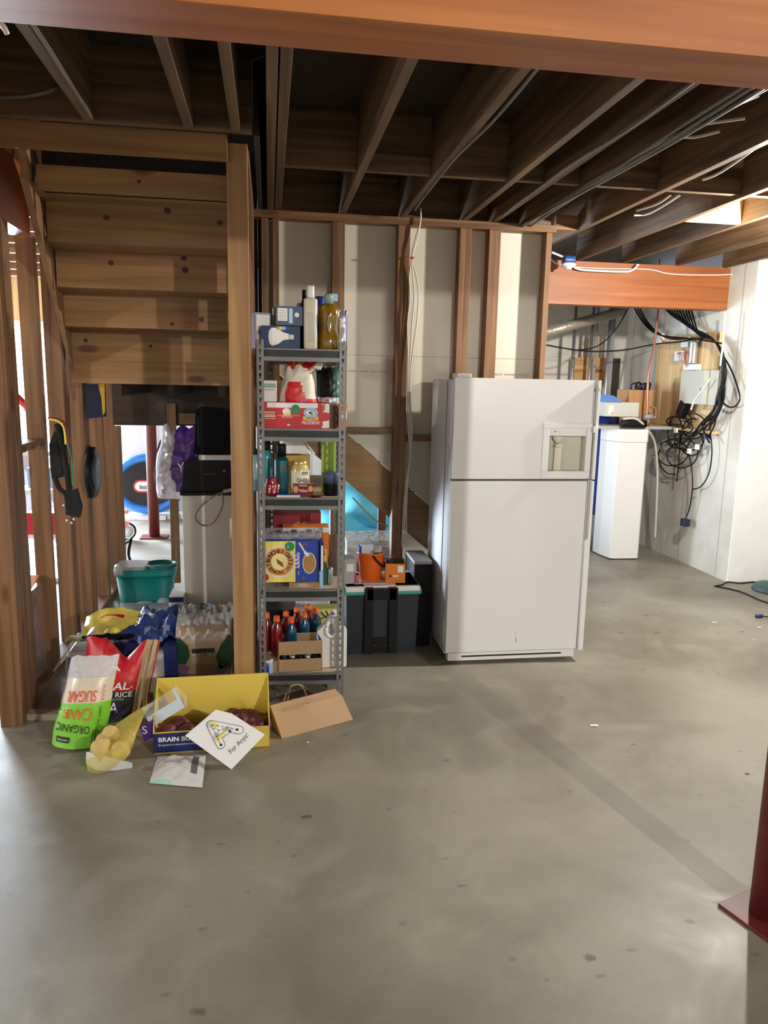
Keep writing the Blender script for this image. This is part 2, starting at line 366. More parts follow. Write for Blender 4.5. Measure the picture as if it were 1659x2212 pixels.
    def wraptext(s, t, u, v, h, mat, wid, fn, W, H, rot=0.0, bold=0.01, l=0.003):
        """lettering laid over a soft front: fn(u,v) is the surface; u, v the centre, sizes in metres."""
        vs, fs, tw, thh = text_geo(t, bold); k = h/thh; kx = wid/tw; ca, sa = math.cos(rot), math.sin(rot); out = []
        for a, b_ in vs:
            p = (a-tw/2)*kx; q = (b_-thh/2)*k; x = p*ca-q*sa; y = p*sa+q*ca
            P = fn(min(0.98, max(0.02, u+x/W)), min(0.98, max(0.02, v+y/H))); out.append(P + Vector((0, -l, 0)))
        return s.add(out, fs, mat)
    def build(s, name, parent=None, loc=None, rot=(0, 0, 0), recenter=False, bevel=0.0):
        me = bpy.data.meshes.new(name); off = Vector((0, 0, 0))
        if recenter:
            xs = [p[0] for p in s.v]; ys = [p[1] for p in s.v]; zs = [p[2] for p in s.v]
            off = Vector(((min(xs)+max(xs))/2, (min(ys)+max(ys))/2, min(zs)))
            s.v = [tuple(Vector(p)-off) for p in s.v]
        me.from_pydata(s.v, [], s.f)
        for m in s.mats: me.materials.append(m)
        me.polygons.foreach_set('material_index', s.m); me.polygons.foreach_set('use_smooth', s.sm); me.update()
        o = bpy.data.objects.new(name, me); C.objects.link(o)
        if parent: o.parent = parent
        o.location = off if recenter else (loc or (0, 0, 0)); o.rotation_euler = rot
        if bevel:
            md = o.modifiers.new('b', 'BEVEL'); md.width = bevel; md.segments = 2; md.limit_method = 'ANGLE'; md.angle_limit = 0.9
        return o
def tag(o, label=None, cat=None, group=None, kind=None):
    if label: o['label'] = label
    if cat: o['category'] = cat
    if group: o['group'] = group
    if kind: o['kind'] = kind
    return o
def thing(name, label, cat, loc=(0, 0, 0), rot=(0, 0, 0), group=None):
    o = bpy.data.objects.new(name, None); o.empty_display_size = 0.05; C.objects.link(o)
    o.location = loc; o.rotation_euler = rot if isinstance(rot, tuple) else (0, 0, rot)
    return tag(o, label, cat, group)
def struct(name, b):
    return tag(b.build(name, recenter=True), None, None, None, 'structure')
def carton(name, label, cat, r, Y, z0, d, mat, rz=0.0, mats=None, group=None, bevel=0.0015):
    """box whose front shows at the pixel rectangle r at depth Y and stands on z0; returns root, (w, d, h), builder frames, body builder."""
    a = atY(r[0], (r[1]+r[3])/2, Y); b_ = atY(r[2], (r[1]+r[3])/2, Y); w = b_.x-a.x; h = atY((r[0]+r[2])/2, r[1], Y).z - z0
    root = thing(name, label, cat, ((a.x+b_.x)/2, Y + d/2, z0), rz, group)
    bb = B().box(-w/2, w/2, -d/2, d/2, 0, h, mat)
    return root, w, d, h, faces_of(w, d, h), bb
# ================================================================== THE ROOM
ZJ, ZS = 2.6, 2.88                      # underside of joists, underside of subfloor
f = B(); f.box(-6.2, 7.2, -5.2, 11.5, -0.12, 0, FLOOR); struct('floor', f)
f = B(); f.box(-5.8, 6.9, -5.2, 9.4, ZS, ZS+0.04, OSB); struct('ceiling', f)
struct('wall_left', B().box(-5.9, -5.7, -5.2, 9.3, 0, ZS, CW_WHITE))
struct('wall_right', B().box(6.7, 6.9, -5.2, 5.8, 0, ZS, CW_WHITE))
struct('wall_front', B().box(-5.7, 6.7, -5.2, -5.0, 0, ZS, CW_GREY))
w = B(); w.box(-5.7, -4.9, 9.1, 9.3, 0, ZS, CW_WHITE); w.box(-2.25, 1.3, 9.1, 9.3, 0, ZS, CW_WHITE); w.box(-4.9, -2.25, 9.1, 9.3, 2.2, ZS, PLY)
struct('wall_back', w)
struct('wall_utility_side', B().box(1.3, 1.5, 7.9, 9.1, 0, ZS, CW_GREY))
struct('wall_utility_back', B().box(1.3, 4.1, 7.7, 7.9, 0, ZS, CW_GREY))
struct('wall_utility_right', B().box(3.82, 4.1, 5.57, 7.7, 0, ZS-0.25, CW_GREY))
struct('wall_right_return', B().box(3.825, 6.7, 5.555, 5.76, 0, 2.56, CW_WHITE))
struct('trim_sill', B().box(3.95, 6.7, 5.58, 5.76, 2.56, 2.6, JOIST[0]))
# sliding door to the yard, at the far left
d = thing('door_1', None, None, (-3.575, 9.2, 0)); tag(d, kind='structure')
fr = B(); W2 = 1.325
for x0, x1 in ((-W2, -W2+0.06), (W2-0.06, W2), (-0.04, 0.04)): fr.box(x0, x1, -0.05, 0.05, 0, 2.2, WPLAS)
fr.box(-W2, W2, -0.05, 0.05, 2.13, 2.2, WPLAS); fr.box(-W2, W2, -0.05, 0.05, 0, 0.06, WPLAS)
tag(fr.build('frame', d), kind='structure')
g = B().box(-W2+0.06, W2-0.06, -0.004, 0.004, 0.06, 2.13, film('door_glass', (0.9, 0.95, 1), 0.93, 0.02)); tag(g.build('glass', d), kind='structure')

# ================================================================== FRAMING
def member(name, label, cat, x0, x1, y0, y1, z0, z1, mat, group=None):
    b = B().box(x0, x1, y0, y1, z0, z1, mat)
    return tag(b.build(name, recenter=True, bevel=0.002), label, cat, group)
SHADE0 = plain('stair_shade_board', (0.02, 0.012, 0.007), 0.8, var=0.3)  # near-black board colour standing in for shade around the stair
# two girders
member('girder', 'wide orange-brown laminated girder crossing the top of the view in front of the joists', 'beam', -5.7, 6.7, 1.46, 1.61, 2.262, 2.6, LVL[0])
g2 = B(); g2.prism([(1.2, 5.93, 2.262), (3.88, 5.93, 2.262), (4.04, 5.93, 2.42), (4.04, 5.93, 2.6), (1.2, 5.93, 2.6)], (0, 0.13, 0), LVL[0])
tag(g2.build('girder', recenter=True), 'orange-brown laminated girder over the utility corner with its right end on the white wall', 'beam')
member('girder', 'orange laminated girder running back above the left studs beside the stair', 'beam', -1.245, -1.15, 2.9, 4.04, 2.285, 2.6, LVL[1])
# joists right of the stair
JL = [(0.018, 'first'), (0.062, 'second'), (0.447, 'third'), (0.812, 'fourth'), (1.2, 'fifth'), (1.39, 'sixth'), (1.585, 'seventh'), (2.0, 'eighth'), (2.47, 'ninth'), (2.86, 'tenth'), (3.33, 'eleventh'), (3.75, 'twelfth'), (4.15, 'thirteenth'), (4.56, 'fourteenth')]
JN = {0: 'left ply of the doubled joist just right of the stair opening', 1: 'right ply of the doubled joist just right of the stair opening', 5: 'joist packed close beside its neighbour, carrying black cable, above the drywall partition'}
for i, (x, nth) in enumerate(JL):
    lab = JN.get(i, '%s ceiling joist counted rightwards from the stair opening' % nth)
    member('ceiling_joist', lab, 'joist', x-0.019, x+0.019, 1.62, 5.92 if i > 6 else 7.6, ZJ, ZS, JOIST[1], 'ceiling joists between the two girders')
for i, (x, lab) in enumerate(((-1.09, 'ceiling joist above the left edge of the stair, ending at the header'), (-0.69, 'ceiling joist crooked at the left over the stair, with a grey cable'), (-0.31, 'middle short ceiling joist stopping at the stair header'), (-0.125, 'short ceiling joist stopping right above the front stair post'))):
    member('ceiling_joist', lab, 'joist', x-0.019, x+0.019, 1.62, 3.27, ZJ, ZS, JOIST[1], 'ceiling joists between the two girders')
for i, x in enumerate((-1.5, -1.9)):
    member('ceiling_joist', ('first' if i == 0 else 'second') + ' ceiling joist beyond the left wall studs', 'joist', x-0.019, x+0.019, 1.62, 4.0, ZJ, ZS, JOIST[1])
for i in range(9):
    y = 4.2 + i*0.52
    member('ceiling_joist', 'crosswise joist over the bright far-left room, %s from the front' % ['first', 'second', 'third', 'fourth', 'fifth', 'sixth', 'seventh', 'eighth', 'last'][i], 'joist', -5.7, -1.26, y, y+0.038, ZJ, ZS, STUD[0], 'crosswise joists over the far-left room')
# blocking row
xs = [x for x, _ in JL]; k = 0
ords = ['first', 'second', 'third', 'fourth', 'fifth', 'sixth', 'seventh', 'eighth', 'ninth', 'tenth', 'eleventh', 'twelfth', 'thirteenth', 'fourteenth']
for i in range(1, 13):
    a, b_ = xs[i]+0.019, xs[i+1]-0.019; k += 1
    m = STUD[0] if i < 10 else PLY
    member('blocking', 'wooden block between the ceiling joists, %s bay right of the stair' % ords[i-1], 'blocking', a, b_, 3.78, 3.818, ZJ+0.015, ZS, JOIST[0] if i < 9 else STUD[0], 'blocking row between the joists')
for i, x0, x1, y in ((0, 2.49, 2.84, 4.35), (1, 1.83, 1.985, 4.78)):
    member('blocking', ('short bright wooden block between joists right of the blocking row' if i == 0 else 'wooden block over the right end of the partition top plate'), 'blocking', x0, x1, y, y+0.038, ZJ+0.0, ZJ+0.09 if i else ZS, STUD[0] if i else PLY)
# stair opening header, ledger
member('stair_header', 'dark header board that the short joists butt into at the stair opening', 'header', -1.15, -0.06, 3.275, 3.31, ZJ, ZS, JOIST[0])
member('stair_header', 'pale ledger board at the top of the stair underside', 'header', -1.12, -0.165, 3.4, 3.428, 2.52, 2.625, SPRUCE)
member('rim_light_stop', 'added dark light-stop board standing on the partition top plate, between the joists', 'board', -0.055, 1.79, 4.765, 4.79, 2.6, ZS, JOIST[0])  # added to stop far-room light leaking in above the plate
member('stairwell_blocker', 'added dark board shading the stair opening beside the doubled joist', 'board', -0.055, -0.03, 3.315, 4.76, 2.6, ZS, SHADE0)  # added blocker that keeps the stair opening black
member('stairwell_blocker', 'added dark light-blocking board across the rear of the stair opening under the subfloor', 'board', -1.14, -0.06, 4.765, 4.79, 2.0, ZS, SHADE0)  # added blocker against light from the far room
member('stairwell_blocker', 'added dark upright board standing for shade in the gap left of the first partition studs', 'board', -0.19, -0.036, 4.765, 4.79, 1.72, 2.0, SHADE0)  # added dark sheet, stands for the black shade in the gap
member('stairwell_blocker', 'upper added dark board standing for shade in the gap beside the partition top plate', 'board', -0.058, -0.036, 4.765, 4.79, 2.0, 2.6, SHADE0)  # same dark filler for the shaded gap, higher up
# front posts
p = B(); p.box(-0.172, -0.082, 3.43, 3.47, 0, ZJ, POSTW); p.box(-0.172, -0.082, 3.472, 3.512, 0, ZJ, POSTW)
tag(p.build('stair_post', recenter=True, bevel=0.002), 'light knotty wooden post at the front right corner of the stair', 'post')
p = B()
for q in range(6): p.box(-1.24, -1.142, 3.44+q*0.041, 3.48+q*0.041, 0, 2.283, STUD[2])
tag(p.build('stair_post', recenter=True, bevel=0.002), 'thick built-up wooden post at the front left corner, foot on the bare floor', 'post')
LS = [(4.07, 2.285, 'first', 0.52), (4.47, 2.262, 'second', 0), (4.55, 2.262, 'third', 0), (4.9, 2.0, 'fourth', 0), (5.0, 2.6, 'fifth', 0), (5.42, 2.6, 'sixth', 0), (5.8, 2.6, 'seventh', 0)]
for y, zt, nth, z0 in LS:
    member('wall_stud', '%s stud behind the thick front left post, in the left stair wall' % nth, 'stud', -1.235, -1.146, y, y+0.04, 0.04, zt, STUD[2], 'studs of the left stair wall')
member('bottom_plate', 'bottom plate on the floor under the left stair wall studs', 'plate', -1.235, -1.146, 3.64, 5.9, 0, 0.038, STUD[1])
member('fire_block', 'short horizontal block nailed between the thick left post and the first stud', 'blocking', -1.235, -1.146, 3.62, 4.068, 1.25, 1.29, STUD[1])
# right stair wall studs (seen edge-on behind the post)
for i, y in enumerate((3.62, 3.95, 4.3, 4.56)):
    member('wall_stud', 'stud edge-on behind the front right stair post, %s from it' % ['first', 'second', 'third', 'fourth'][i], 'stud', -0.165, -0.078, y, y+0.038, 0.04, 2.55, STUD[2], 'studs of the right stair wall')
member('top_plate', 'top plate running back above the right stair wall', 'plate', -0.165, -0.078, 3.515, 4.6, 2.552, 2.598, STUD[1])
# drywall partition
WY = 4.66
member('top_plate', 'horizontal top plate of the drywall partition under the joists', 'plate', -0.08, 1.79, WY, WY+0.09, 2.555, 2.598, STUD[0])
SX = [(-0.034, 'left ply of the stud pair at the shelf end of the partition'), (0.03, 'right ply of the stud pair at the shelf end of the partition'),
      (0.386, 'left ply of the stud pair behind the top shelf bottles'), (0.424, 'right ply of the stud pair behind the top shelf bottles'),
      (0.786, 'left ply of the stud pair in mid partition, left of the white cables'), (0.824, 'right ply of the stud pair beside the white cables'),
      (1.172, 'left ply of the stud pair above the refrigerator left corner'), (1.21, 'right ply of the stud pair above the refrigerator left corner'),
      (1.358, 'left ply of the stud pair above the middle of the refrigerator'), (1.396, 'right ply of the stud pair above the middle of the refrigerator'),
      (1.728, 'end stud at the free right edge of the drywall partition')]
for i, (x, lab) in enumerate(SX):
    member('wall_stud', lab, 'stud', x, x+0.037, WY + (0.004 if i % 2 else 0), WY+0.09, 0.04, 2.553, STUD[2], 'studs of the drywall partition')
member('bottom_plate', 'bottom plate under the drywall partition studs', 'plate', 0.7, 1.79, WY, WY+0.09, 0, 0.038, STUD[0])
member('fire_block', 'horizontal block between partition studs right of the shelving unit', 'blocking', 0.462, 0.785, WY+0.02, WY+0.06, 1.285, 1.325, STUD[0])
member('fire_block', 'horizontal block between partition studs behind the refrigerator edge', 'blocking', 0.862, 1.171, WY+0.02, WY+0.06, 1.24, 1.28, STUD[0])
dy = WY+0.0915
dw = B(); dw.prism([(-0.03, dy, 1.73), (1.762, dy, 0.205), (1.762, dy, 2.555), (-0.03, dy, 2.555)][::-1], (0, 0.013, 0), DRYB)
Fd = Frame((0, dy, 0), (1, 0, 0), (0, 0, 1))
dw.rect(Fd, 0.46, 1.774, 1.78, 1.777, plain('paper_seam', (0.3, 0.27, 0.22), 0.9))
FS = plain('stamp_grey', (0.24, 0.22, 0.19), 0.9)
dw.text(Fd, 'KNAUF  ULTRA  LIGHT  BOARD', 0.63, 1.675, 0.012, FS, width=0.26); dw.text(Fd, 'LIGHT  BOARD  ULTRA', 1.57, 1.675, 0.012, FS, width=0.24)
struct('wall_partition', dw)
# upper flight (seen from below) and landing
st = thing('staircase', 'unfinished upper stair flight seen from below, risers and tread undersides', 'staircase', (-0.66, 4.2, 1.55))
def L(b, name, parent=None): 
    b.v = [(x+0.66, y-4.2, z-1.55) for x, y, z in b.v]; return b.build(name, parent or st)
for k in range(5):
    y, z, xl = 4.6-0.27*k, 1.70+0.175*k, -1.125+0.04*k
    rb = B().box(xl, -0.17, y, y+0.018, z, z+(0.175 if k < 4 else 0.09), SPRUCE); Fr = Frame((0, y, 0), (1, 0, 0), (0, 0, 1))
    for (px, py, r_) in {0: ((185, 735, .012), (325, 748, .009)), 1: ((435, 690, .014), (372, 700, .01)), 2: ((240, 568, .013), (397, 557, .014), (400, 583, .016)), 3: ((230, 428, .012), (230, 470, .013), (362, 455, .015), (475, 481, .013)), 4: ((300, 392, .008),)}[k]:
        kp = atY(px, py, y-0.001); rb.disc(Fr, kp.x, kp.z, r_*1.1, r_, plain('pine_knot', (0.05, 0.018, 0.007), 0.6), 0.001, 16)
    L(rb, 'riser')
    if k < 4: L(B().box(xl, -0.17, y-0.27+0.018, y+0.03, z+0.175, z+0.2, SPRUCE), 'tread')
sb = B(); e0, e1 = (4.6, 1.60), (3.46, 2.44)
lo = [(-1.13, 4.68, 1.585), (-0.975, 3.44, 2.4), (-0.975, 3.44, 2.75), (-1.13, 4.68, 1.95)]
sb.add(lo + [(x-0.012 if y > 4 else x-0.03, y, z) for x, y, z in lo], [(3, 2, 1, 0), (4, 5, 6, 7), (0, 1, 5, 4), (1, 2, 6, 5), (2, 3, 7, 6), (3, 0, 4, 7)], wood('stringer_spruce', (0.2, 0.105, 0.045), (0.33, 0.19, 0.085), 1, knots=False)); L(sb, 'stringer')
L(B().box(-0.96, -0.175, 3.6, 3.62, 2.4, 2.75, SHADE0), 'backing_board')  # added dark board, reads as the shadow band under the ledger
L(B().prism([(-0.169, 4.62, 1.64), (-0.169, 4.62, 1.90), (-0.169, 3.56, 2.8), (-0.169, 3.56, 2.56)], (0.004, 0, 0), STUD[1]), 'stringer')
SHADEW = wood('landing_shade_wood', (0.02, 0.009, 0.004), (0.05, 0.024, 0.01), 0, knots=False)  # landing wood toned near black, shade under the platform put into the colour
landing = thing('stair_landing', 'dark landing platform beneath the lower end of the upper stair flight', 'landing', (-0.66, 5.3, 1.5))
z_lo = atY(300, 830, 4.6).z
def LL(b, name): b.v = [(x+0.66, y-5.3, z-1.5) for x, y, z in b.v]; return b.build(name, landing)
LL(B().box(-1.13, -0.18, 4.6, 4.636, z_lo, 1.699, SPRUCE), 'front_joist')
LL(B().box(-1.13, -0.04, 4.64, 5.755, 1.675, 1.70, OSB), 'deck')
for i in range(3): LL(B().box(-0.9+0.3*i, -0.862+0.3*i, 4.64, 5.755, 1.5, 1.674, SHADEW), 'joist')
LL(B().box(-1.14, 0.0, 5.76, 5.8, 1.255, 1.725, SHADEW), 'back_panel')
member('wall_stud', 'landing support stud behind the purple bag', 'stud', -0.75, -0.685, 5.74, 5.759, 0.04, 1.42, STUD[2])
member('fire_block', 'small pale block under the landing beside its support stud', 'blocking', -0.66, -0.45, 5.72, 5.758, 1.27, 1.35, STUD[0])
member('wall_stud', 'dark reddish stud at the far left corner under the landing', 'stud', -1.13, -1.085, 5.72, 5.758, 0.04, 1.25, STUD[2])
# lower flight behind the partition
lf = thing('staircase', 'lower stair flight descending rightwards behind the drywall partition', 'staircase', (0.7, 5.2, 0))
def LF(b, name): b.v = [(x-0.7, y-5.2, z) for x, y, z in b.v]; return b.build(name, lf)
S0 = SPRUCE
for y0 in (WY+0.106, 5.72):
    LF(B().prism([(-0.1, y0, 1.785), (2.0, y0, -0.02+0.02), (1.65, y0, 0.0), (-0.1, y0, 1.47)], (0, 0.036, 0), S0), 'stringer')
for k in range(8):
    x, z = 0.02+0.235*k, 1.535-0.2*k
    if z > 0.05:
        LF(B().box(x-0.02, x+0.255, WY+0.15, 5.72, z-0.026, z, S0), 'tread'); LF(B().box(x-0.02, x, WY+0.15, 5.72, z, z+0.175, S0), 'riser')
# steel column and base plate
c = thing('steel_column', 'dark red steel column with square base plate at the right edge', 'column', (1.522, 1.842, 0))
B().cyl((0, 0, 0.012), (0, 0, 2.262), 0.052, PRED, 28).build('shaft', c)
B().box(-0.1, 0.1, -0.1, 0.1, 0, 0.012, PRED).build('base_plate', c, rot=(0, 0, 0.33), bevel=0.002)
c = thing('steel_column', 'red steel column in the far room, in front of the trampoline', 'column', (-1.16, 7.65, 0))
B().cyl((0, 0, 0.012), (0, 0, 2.6), 0.055, PRED, 20).build('shaft', c)
B().box(-0.13, 0.13, -0.1, 0.1, 0, 0.012, PRED).build('base_plate', c)

# ================================================================== LIGHT AND CAMERA
def lamp(name, kind, loc, energy, col, rot=(0, 0, 0), **kw):
    l = bpy.data.lights.new(name, kind); l.energy = energy; l.color = col
    for k_, v in kw.items(): setattr(l, k_, v)
    o = bpy.data.objects.new(name, l); C.objects.link(o); o.location = loc; o.rotation_euler = rot; return o
WARM = (1.0, 0.95, 0.86)
lamp('bulb_light', 'POINT', (2.9, 3.87, 2.42), 250, WARM, shadow_soft_size=0.035)
lamp('bulb_light', 'POINT', (2.45, -2.0, 2.36), 480, WARM, shadow_soft_size=0.04)
lamp('bulb_light', 'POINT', (-5.0, 0.5, 2.36), 260, WARM, shadow_soft_size=0.05)
lamp('daylight', 'AREA', (-3.575, 9.45, 1.3), 1900, (0.74, 0.86, 1.0), (-PI/2, 0, 0), shape='RECTANGLE', size=2.5, size_y=2.1)
lamp('bulb_light', 'POINT', (-3.2, 5.2, 2.4), 60, (1, 0.93, 0.82), shadow_soft_size=0.05)
w = bpy.data.worlds.new('sky'); bpy.context.scene.world = w; w.use_nodes = True
w.node_tree.nodes['Background'].inputs[0].default_value = (0.78, 0.88, 1, 1); w.node_tree.nodes['Background'].inputs[1].default_value = 4.0
def lampholder(loc, label, lit=False):
    t = thing('lampholder', label, 'light fixture', loc)
    B().lathe([(0.052, -0.0), (0.058, -0.006), (0.058, -0.016), (0.048, -0.024), (0.03, -0.03), (0.026, -0.045)][::-1], WPLAS, n=24).build('porcelain_base', t)
    B().rbox(-0.045, 0.045, -0.04, 0.04, 0.0, 0.05, 0.01, plain('blue_box', (0.03, 0.08, 0.28), 0.4)).build('junction_box', t)
    return t
lampholder((2.31, 5.72, 2.545), 'white porcelain lampholder without bulb, under the joists by the partition end')
lampholder((2.9, 3.87, 2.52), 'white porcelain lampholder under the joists, out past the right edge')
cam = bpy.data.cameras.new('camera'); cam.sensor_fit = 'HORIZONTAL'; cam.sensor_width = 36; cam.lens = 36*FPX/1659; cam.clip_start = 0.05; cam.clip_end = 60
co = bpy.data.objects.new('camera', cam); C.objects.link(co)
x_, y_, z_ = RW @ Vector((1, 0, 0)), RW @ Vector((0, -1, 0)), RW @ Vector((0, 0, -1))
co.matrix_world = Matrix(((x_.x, y_.x, z_.x, 0), (x_.y, y_.y, z_.y, 0), (x_.z, y_.z, z_.z, EYE), (0, 0, 0, 1)))
sc = bpy.context.scene; sc.camera = co
sc.view_settings.view_transform = 'Standard'; sc.view_settings.look = 'None'; sc.view_settings.gamma = 1.0; sc.view_settings.exposure = 0.12
# ================================================================== SHELVING UNIT
TZ = [1.762, 1.38, 1.042, 0.572, 0.125]
SW, SD = 0.43, 0.9
su = thing('shelving_unit', 'grey steel five tier boltless shelving unit full of groceries', 'shelving', (0.1575, 3.628, 0), -0.06)
def upright(name, x, y, sx, sy):
    b = B(); fl, t = 0.036, 0.002; pitch = 0.0382; n = 47
    def flange(o, u, nrm):
        F = Frame(o, u, (0, 0, 1))
        def pl(x0, x1, z0, z1):
            vs = [F(x0, z0, 0), F(x1, z0, 0), F(x1, z1, 0), F(x0, z1, 0)]; q = [v + Vector(nrm)*t for v in vs]
            b.add(vs+q, [(0, 1, 2, 3), (7, 6, 5, 4), (0, 4, 5, 1), (1, 5, 6, 2), (2, 6, 7, 3), (3, 7, 4, 0)], SHOE)
        c0 = fl/2; pl(0, c0-0.0055, 0, 1.8); pl(c0+0.0055, fl, 0, 1.8)
        for i in range(n):
            z = i*pitch; pl(c0-0.0055, c0+0.0055, z, z+0.014); pl(c0-0.0055, c0-0.0028, z+0.014, z+0.0255); pl(c0+0.0028, c0+0.0055, z+0.014, z+0.0255)
    flange((x, y, 0), (sx, 0, 0), (0, sy, 0)); flange((x, y, 0), (0, sy, 0), (sx, 0, 0))
    return b.build(name, su)
for x, y, sx, sy in ((-SW/2, 0, 1, 1), (SW/2, 0, -1, 1), (-SW/2, SD, 1, -1), (SW/2, SD, -1, -1)): upright('upright', x, y, sx, sy)
for z in TZ:
    x0, x1 = -SW/2+0.036, SW/2-0.036
    for y0, y1 in ((0.003, 0.02), (SD-0.02, SD-0.003)):
        b = B()
        s = 1 if y0 < 0.1 else -1; ya = y0 if s > 0 else y1
        b.box(x0, x1, y0, y1, z-0.008, z-0.001, SHOE); b.box(x0, x1, ya+s*0.01 if s > 0 else ya-0.014, ya+0.014 if s > 0 else ya-0.01, z-0.04, z-0.008, SHOED); b.box(x0, x1, y0, y1, z-0.06, z-0.04, SHOE)
        b.build('cross_beam', su)
    for xa in (-SW/2+0.004, SW/2-0.019): B().box(xa, xa+0.015, 0.036, SD-0.036, z-0.055, z-0.006, SHOE).build('side_beam', su)
    B().box(-SW/2+0.005, SW/2-0.005, 0.021, SD-0.021, z-0.012, z, PARTB).build('deck', su)

def bottle(name, label, cat, px, Y, z0, prof, mat, capm=None, capz=None, group=None, sx=1.0, sy=1.0, n=20):
    p = atY(px, 800, Y); r = thing(name, label, cat, (p.x, Y, z0), 0, group)
    B().lathe(prof, mat, n=n, sx=sx, sy=sy).build('body', r)
    if capm: B().lathe(capz, capm, n=18).build('cap', r)
    return r
# ---- top tier
z = TZ[0]; Y = 3.68
r, w, d, h, F, b = carton('light_bulb_box', 'navy box with a white light bulb printed on it, lowest on the top tier', 'box', (566, 704, 650, 752), 3.68, z, 0.2, plain('navy_box', (0.02, 0.045, 0.13), 0.45), -0.04)
ff = F['front']; bulb = [(0.035, 0.055), (0.038, 0.085), (0.05, 0.1), (0.075, 0.1), (0.11, 0.078), (0.135, 0.072), (0.135, 0.045), (0.11, 0.042), (0.08, 0.02), (0.052, 0.012), (0.04, 0.025)]
b.poly(ff, [(x*w/0.19, y*h/0.11) for x, y in bulb], WINK)
for i in range(8): b.rect(ff, (0.075+i*0.0075)*w/0.19, h*0.83, (0.0815+i*0.0075)*w/0.19, h*0.97, [ORANGE, GOLD, YEL2, YEL2, SKY, SKY, BLUE, BLUE][i], 0.001)
b.rect(ff, w*0.72, h*0.42, w*0.84, h*0.62, CHROME, 0.0015); b.rect(F['left'], 0.02, 0.02, 0.03, h-0.02, WINK); b.text(F['left'], 'LED BULB', 0.1, 0.05, 0.02, WINK, width=0.1)
b.build('body', r)
r, w, d, h, F, b = carton('cardboard_box', 'blue and grey carton with white labels turned askew on the light bulb box', 'box', (592, 663, 657, 703), 3.69, z+0.107, 0.17, plain('slate_box', (0.035, 0.06, 0.14), 0.5), 0.0)
r.rotation_euler[2] = 0.1; r.location.z = z+0.11
b.rect(F['front'], 0.008, 0.02, 0.055, h-0.01, WINK); b.rect(F['front'], 0.062, 0.01, 0.08, h-0.01, SKY); b.disc(F['front'], 0.1, 0.05, 0.011, 0.011, WINK)
for i in range(5): b.rect(F['front'], 0.012, 0.026+i*0.01, 0.05, 0.029+i*0.01, GREYP, 0.001)
b.rect(F['left'], 0.02, 0.0, 0.07, h, WINK); b.rect(F['left'], 0.09, 0.0, 0.13, h, plain('taupe', (0.35, 0.28, 0.25), 0.6))
b.build('body', r)
r, w, d, h, F, b = carton('carton', 'white and lilac carton sticking out left past the top tier of the shelving unit', 'box', (541, 675, 575, 752), 3.72, z, 0.15, plain('lilac', (0.32, 0.3, 0.42), 0.5), 0.3)
b.rect(F['front'], 0.005, h*0.5, w-0.005, h-0.01, WINK); b.rect(F['front'], 0.01, 0.01, w*0.5, h*0.4, WINK); b.build('body', r)
p = atY(671, 800, 3.66); r = thing('lotion_bottle', 'tall white plastic bottle with flip cap on the top tier', 'bottle', (p.x, 3.69, z))
b = B().rbox(-0.033, 0.033, -0.02, 0.02, 0, 0.238, 0.015, CREAM, zr=0.006)
for i in range(24): b.box(-0.018, 0.018, -0.0206, -0.0198, 0.035+i*0.0058, 0.037+i*0.0058, GREYP)
b.build('body', r); B().rbox(-0.016, 0.018, -0.014, 0.014, 0.24, 0.298, 0.01, WPLAS, zr=0.004).build('cap', r)
OIL = plain('golden_oil', (0.3, 0.17, 0.012), 0.08, coat=1.0, trans=0.35)
r = bottle('oil_bottle', 'big jug of golden cooking oil with a clear cap on the top tier', 'bottle', 709, 3.74, z, [(0.05, 0), (0.054, 0.01), (0.052, 0.06), (0.043, 0.1), (0.05, 0.15), (0.053, 0.19), (0.045, 0.212), (0.03, 0.222)], OIL, plain('clear_green', (0.35, 0.45, 0.38), 0.2, trans=0.3), [(0.021, 0.222), (0.022, 0.262), (0.018, 0.268)])
B().box(0.005, 0.045, -0.0, 0.002, 0.235, 0.27, SKY).build('tag', r); B().tube([(0.03, -0.03, 0.2), (0.0, -0.056, 0.17), (-0.01, -0.056, 0.12), (-0.0, -0.05, 0.08)], 0.006, OIL).build('handle', r)
bottle('spray_can', 'small purple topped can behind the white bottle on the top tier', 'can', 648, 3.86, z, [(0.022, 0), (0.022, 0.19), (0.012, 0.205)], RED, PURP and plain('lilac_cap', (0.55, 0.5, 0.8), 0.35), [(0.018, 0.19), (0.018, 0.222), (0.012, 0.232)])
bottle('pump_bottle', 'dark glass bottle with black neck behind the white bottle on the top tier', 'bottle', 657, 3.8, z, [(0.018, 0), (0.018, 0.22), (0.008, 0.25)], DARK, DARK, [(0.011, 0.25), (0.011, 0.285), (0.006, 0.29)])
bottle('canister', 'royal blue canister between the white bottle and the oil on the top tier', 'can', 690, 3.84, z, [(0.026, 0), (0.026, 0.255), (0.02, 0.265)], BLUE)
p = atY(742, 700, 3.7); r = thing('foil_pouch', 'silver and blue foil pouch standing beside the oil jug on the top tier', 'pouch', (p.x-0.004, 3.7, z))
B().pillow(0.04, 0.185, 0.02, plain('foil', (0.6, 0.58, 0.56), 0.22, metal=0.7), lambda u, v: BLUE if u > 0.8 else _M['foil'], crease=0.012, seed=3).build('body', r)

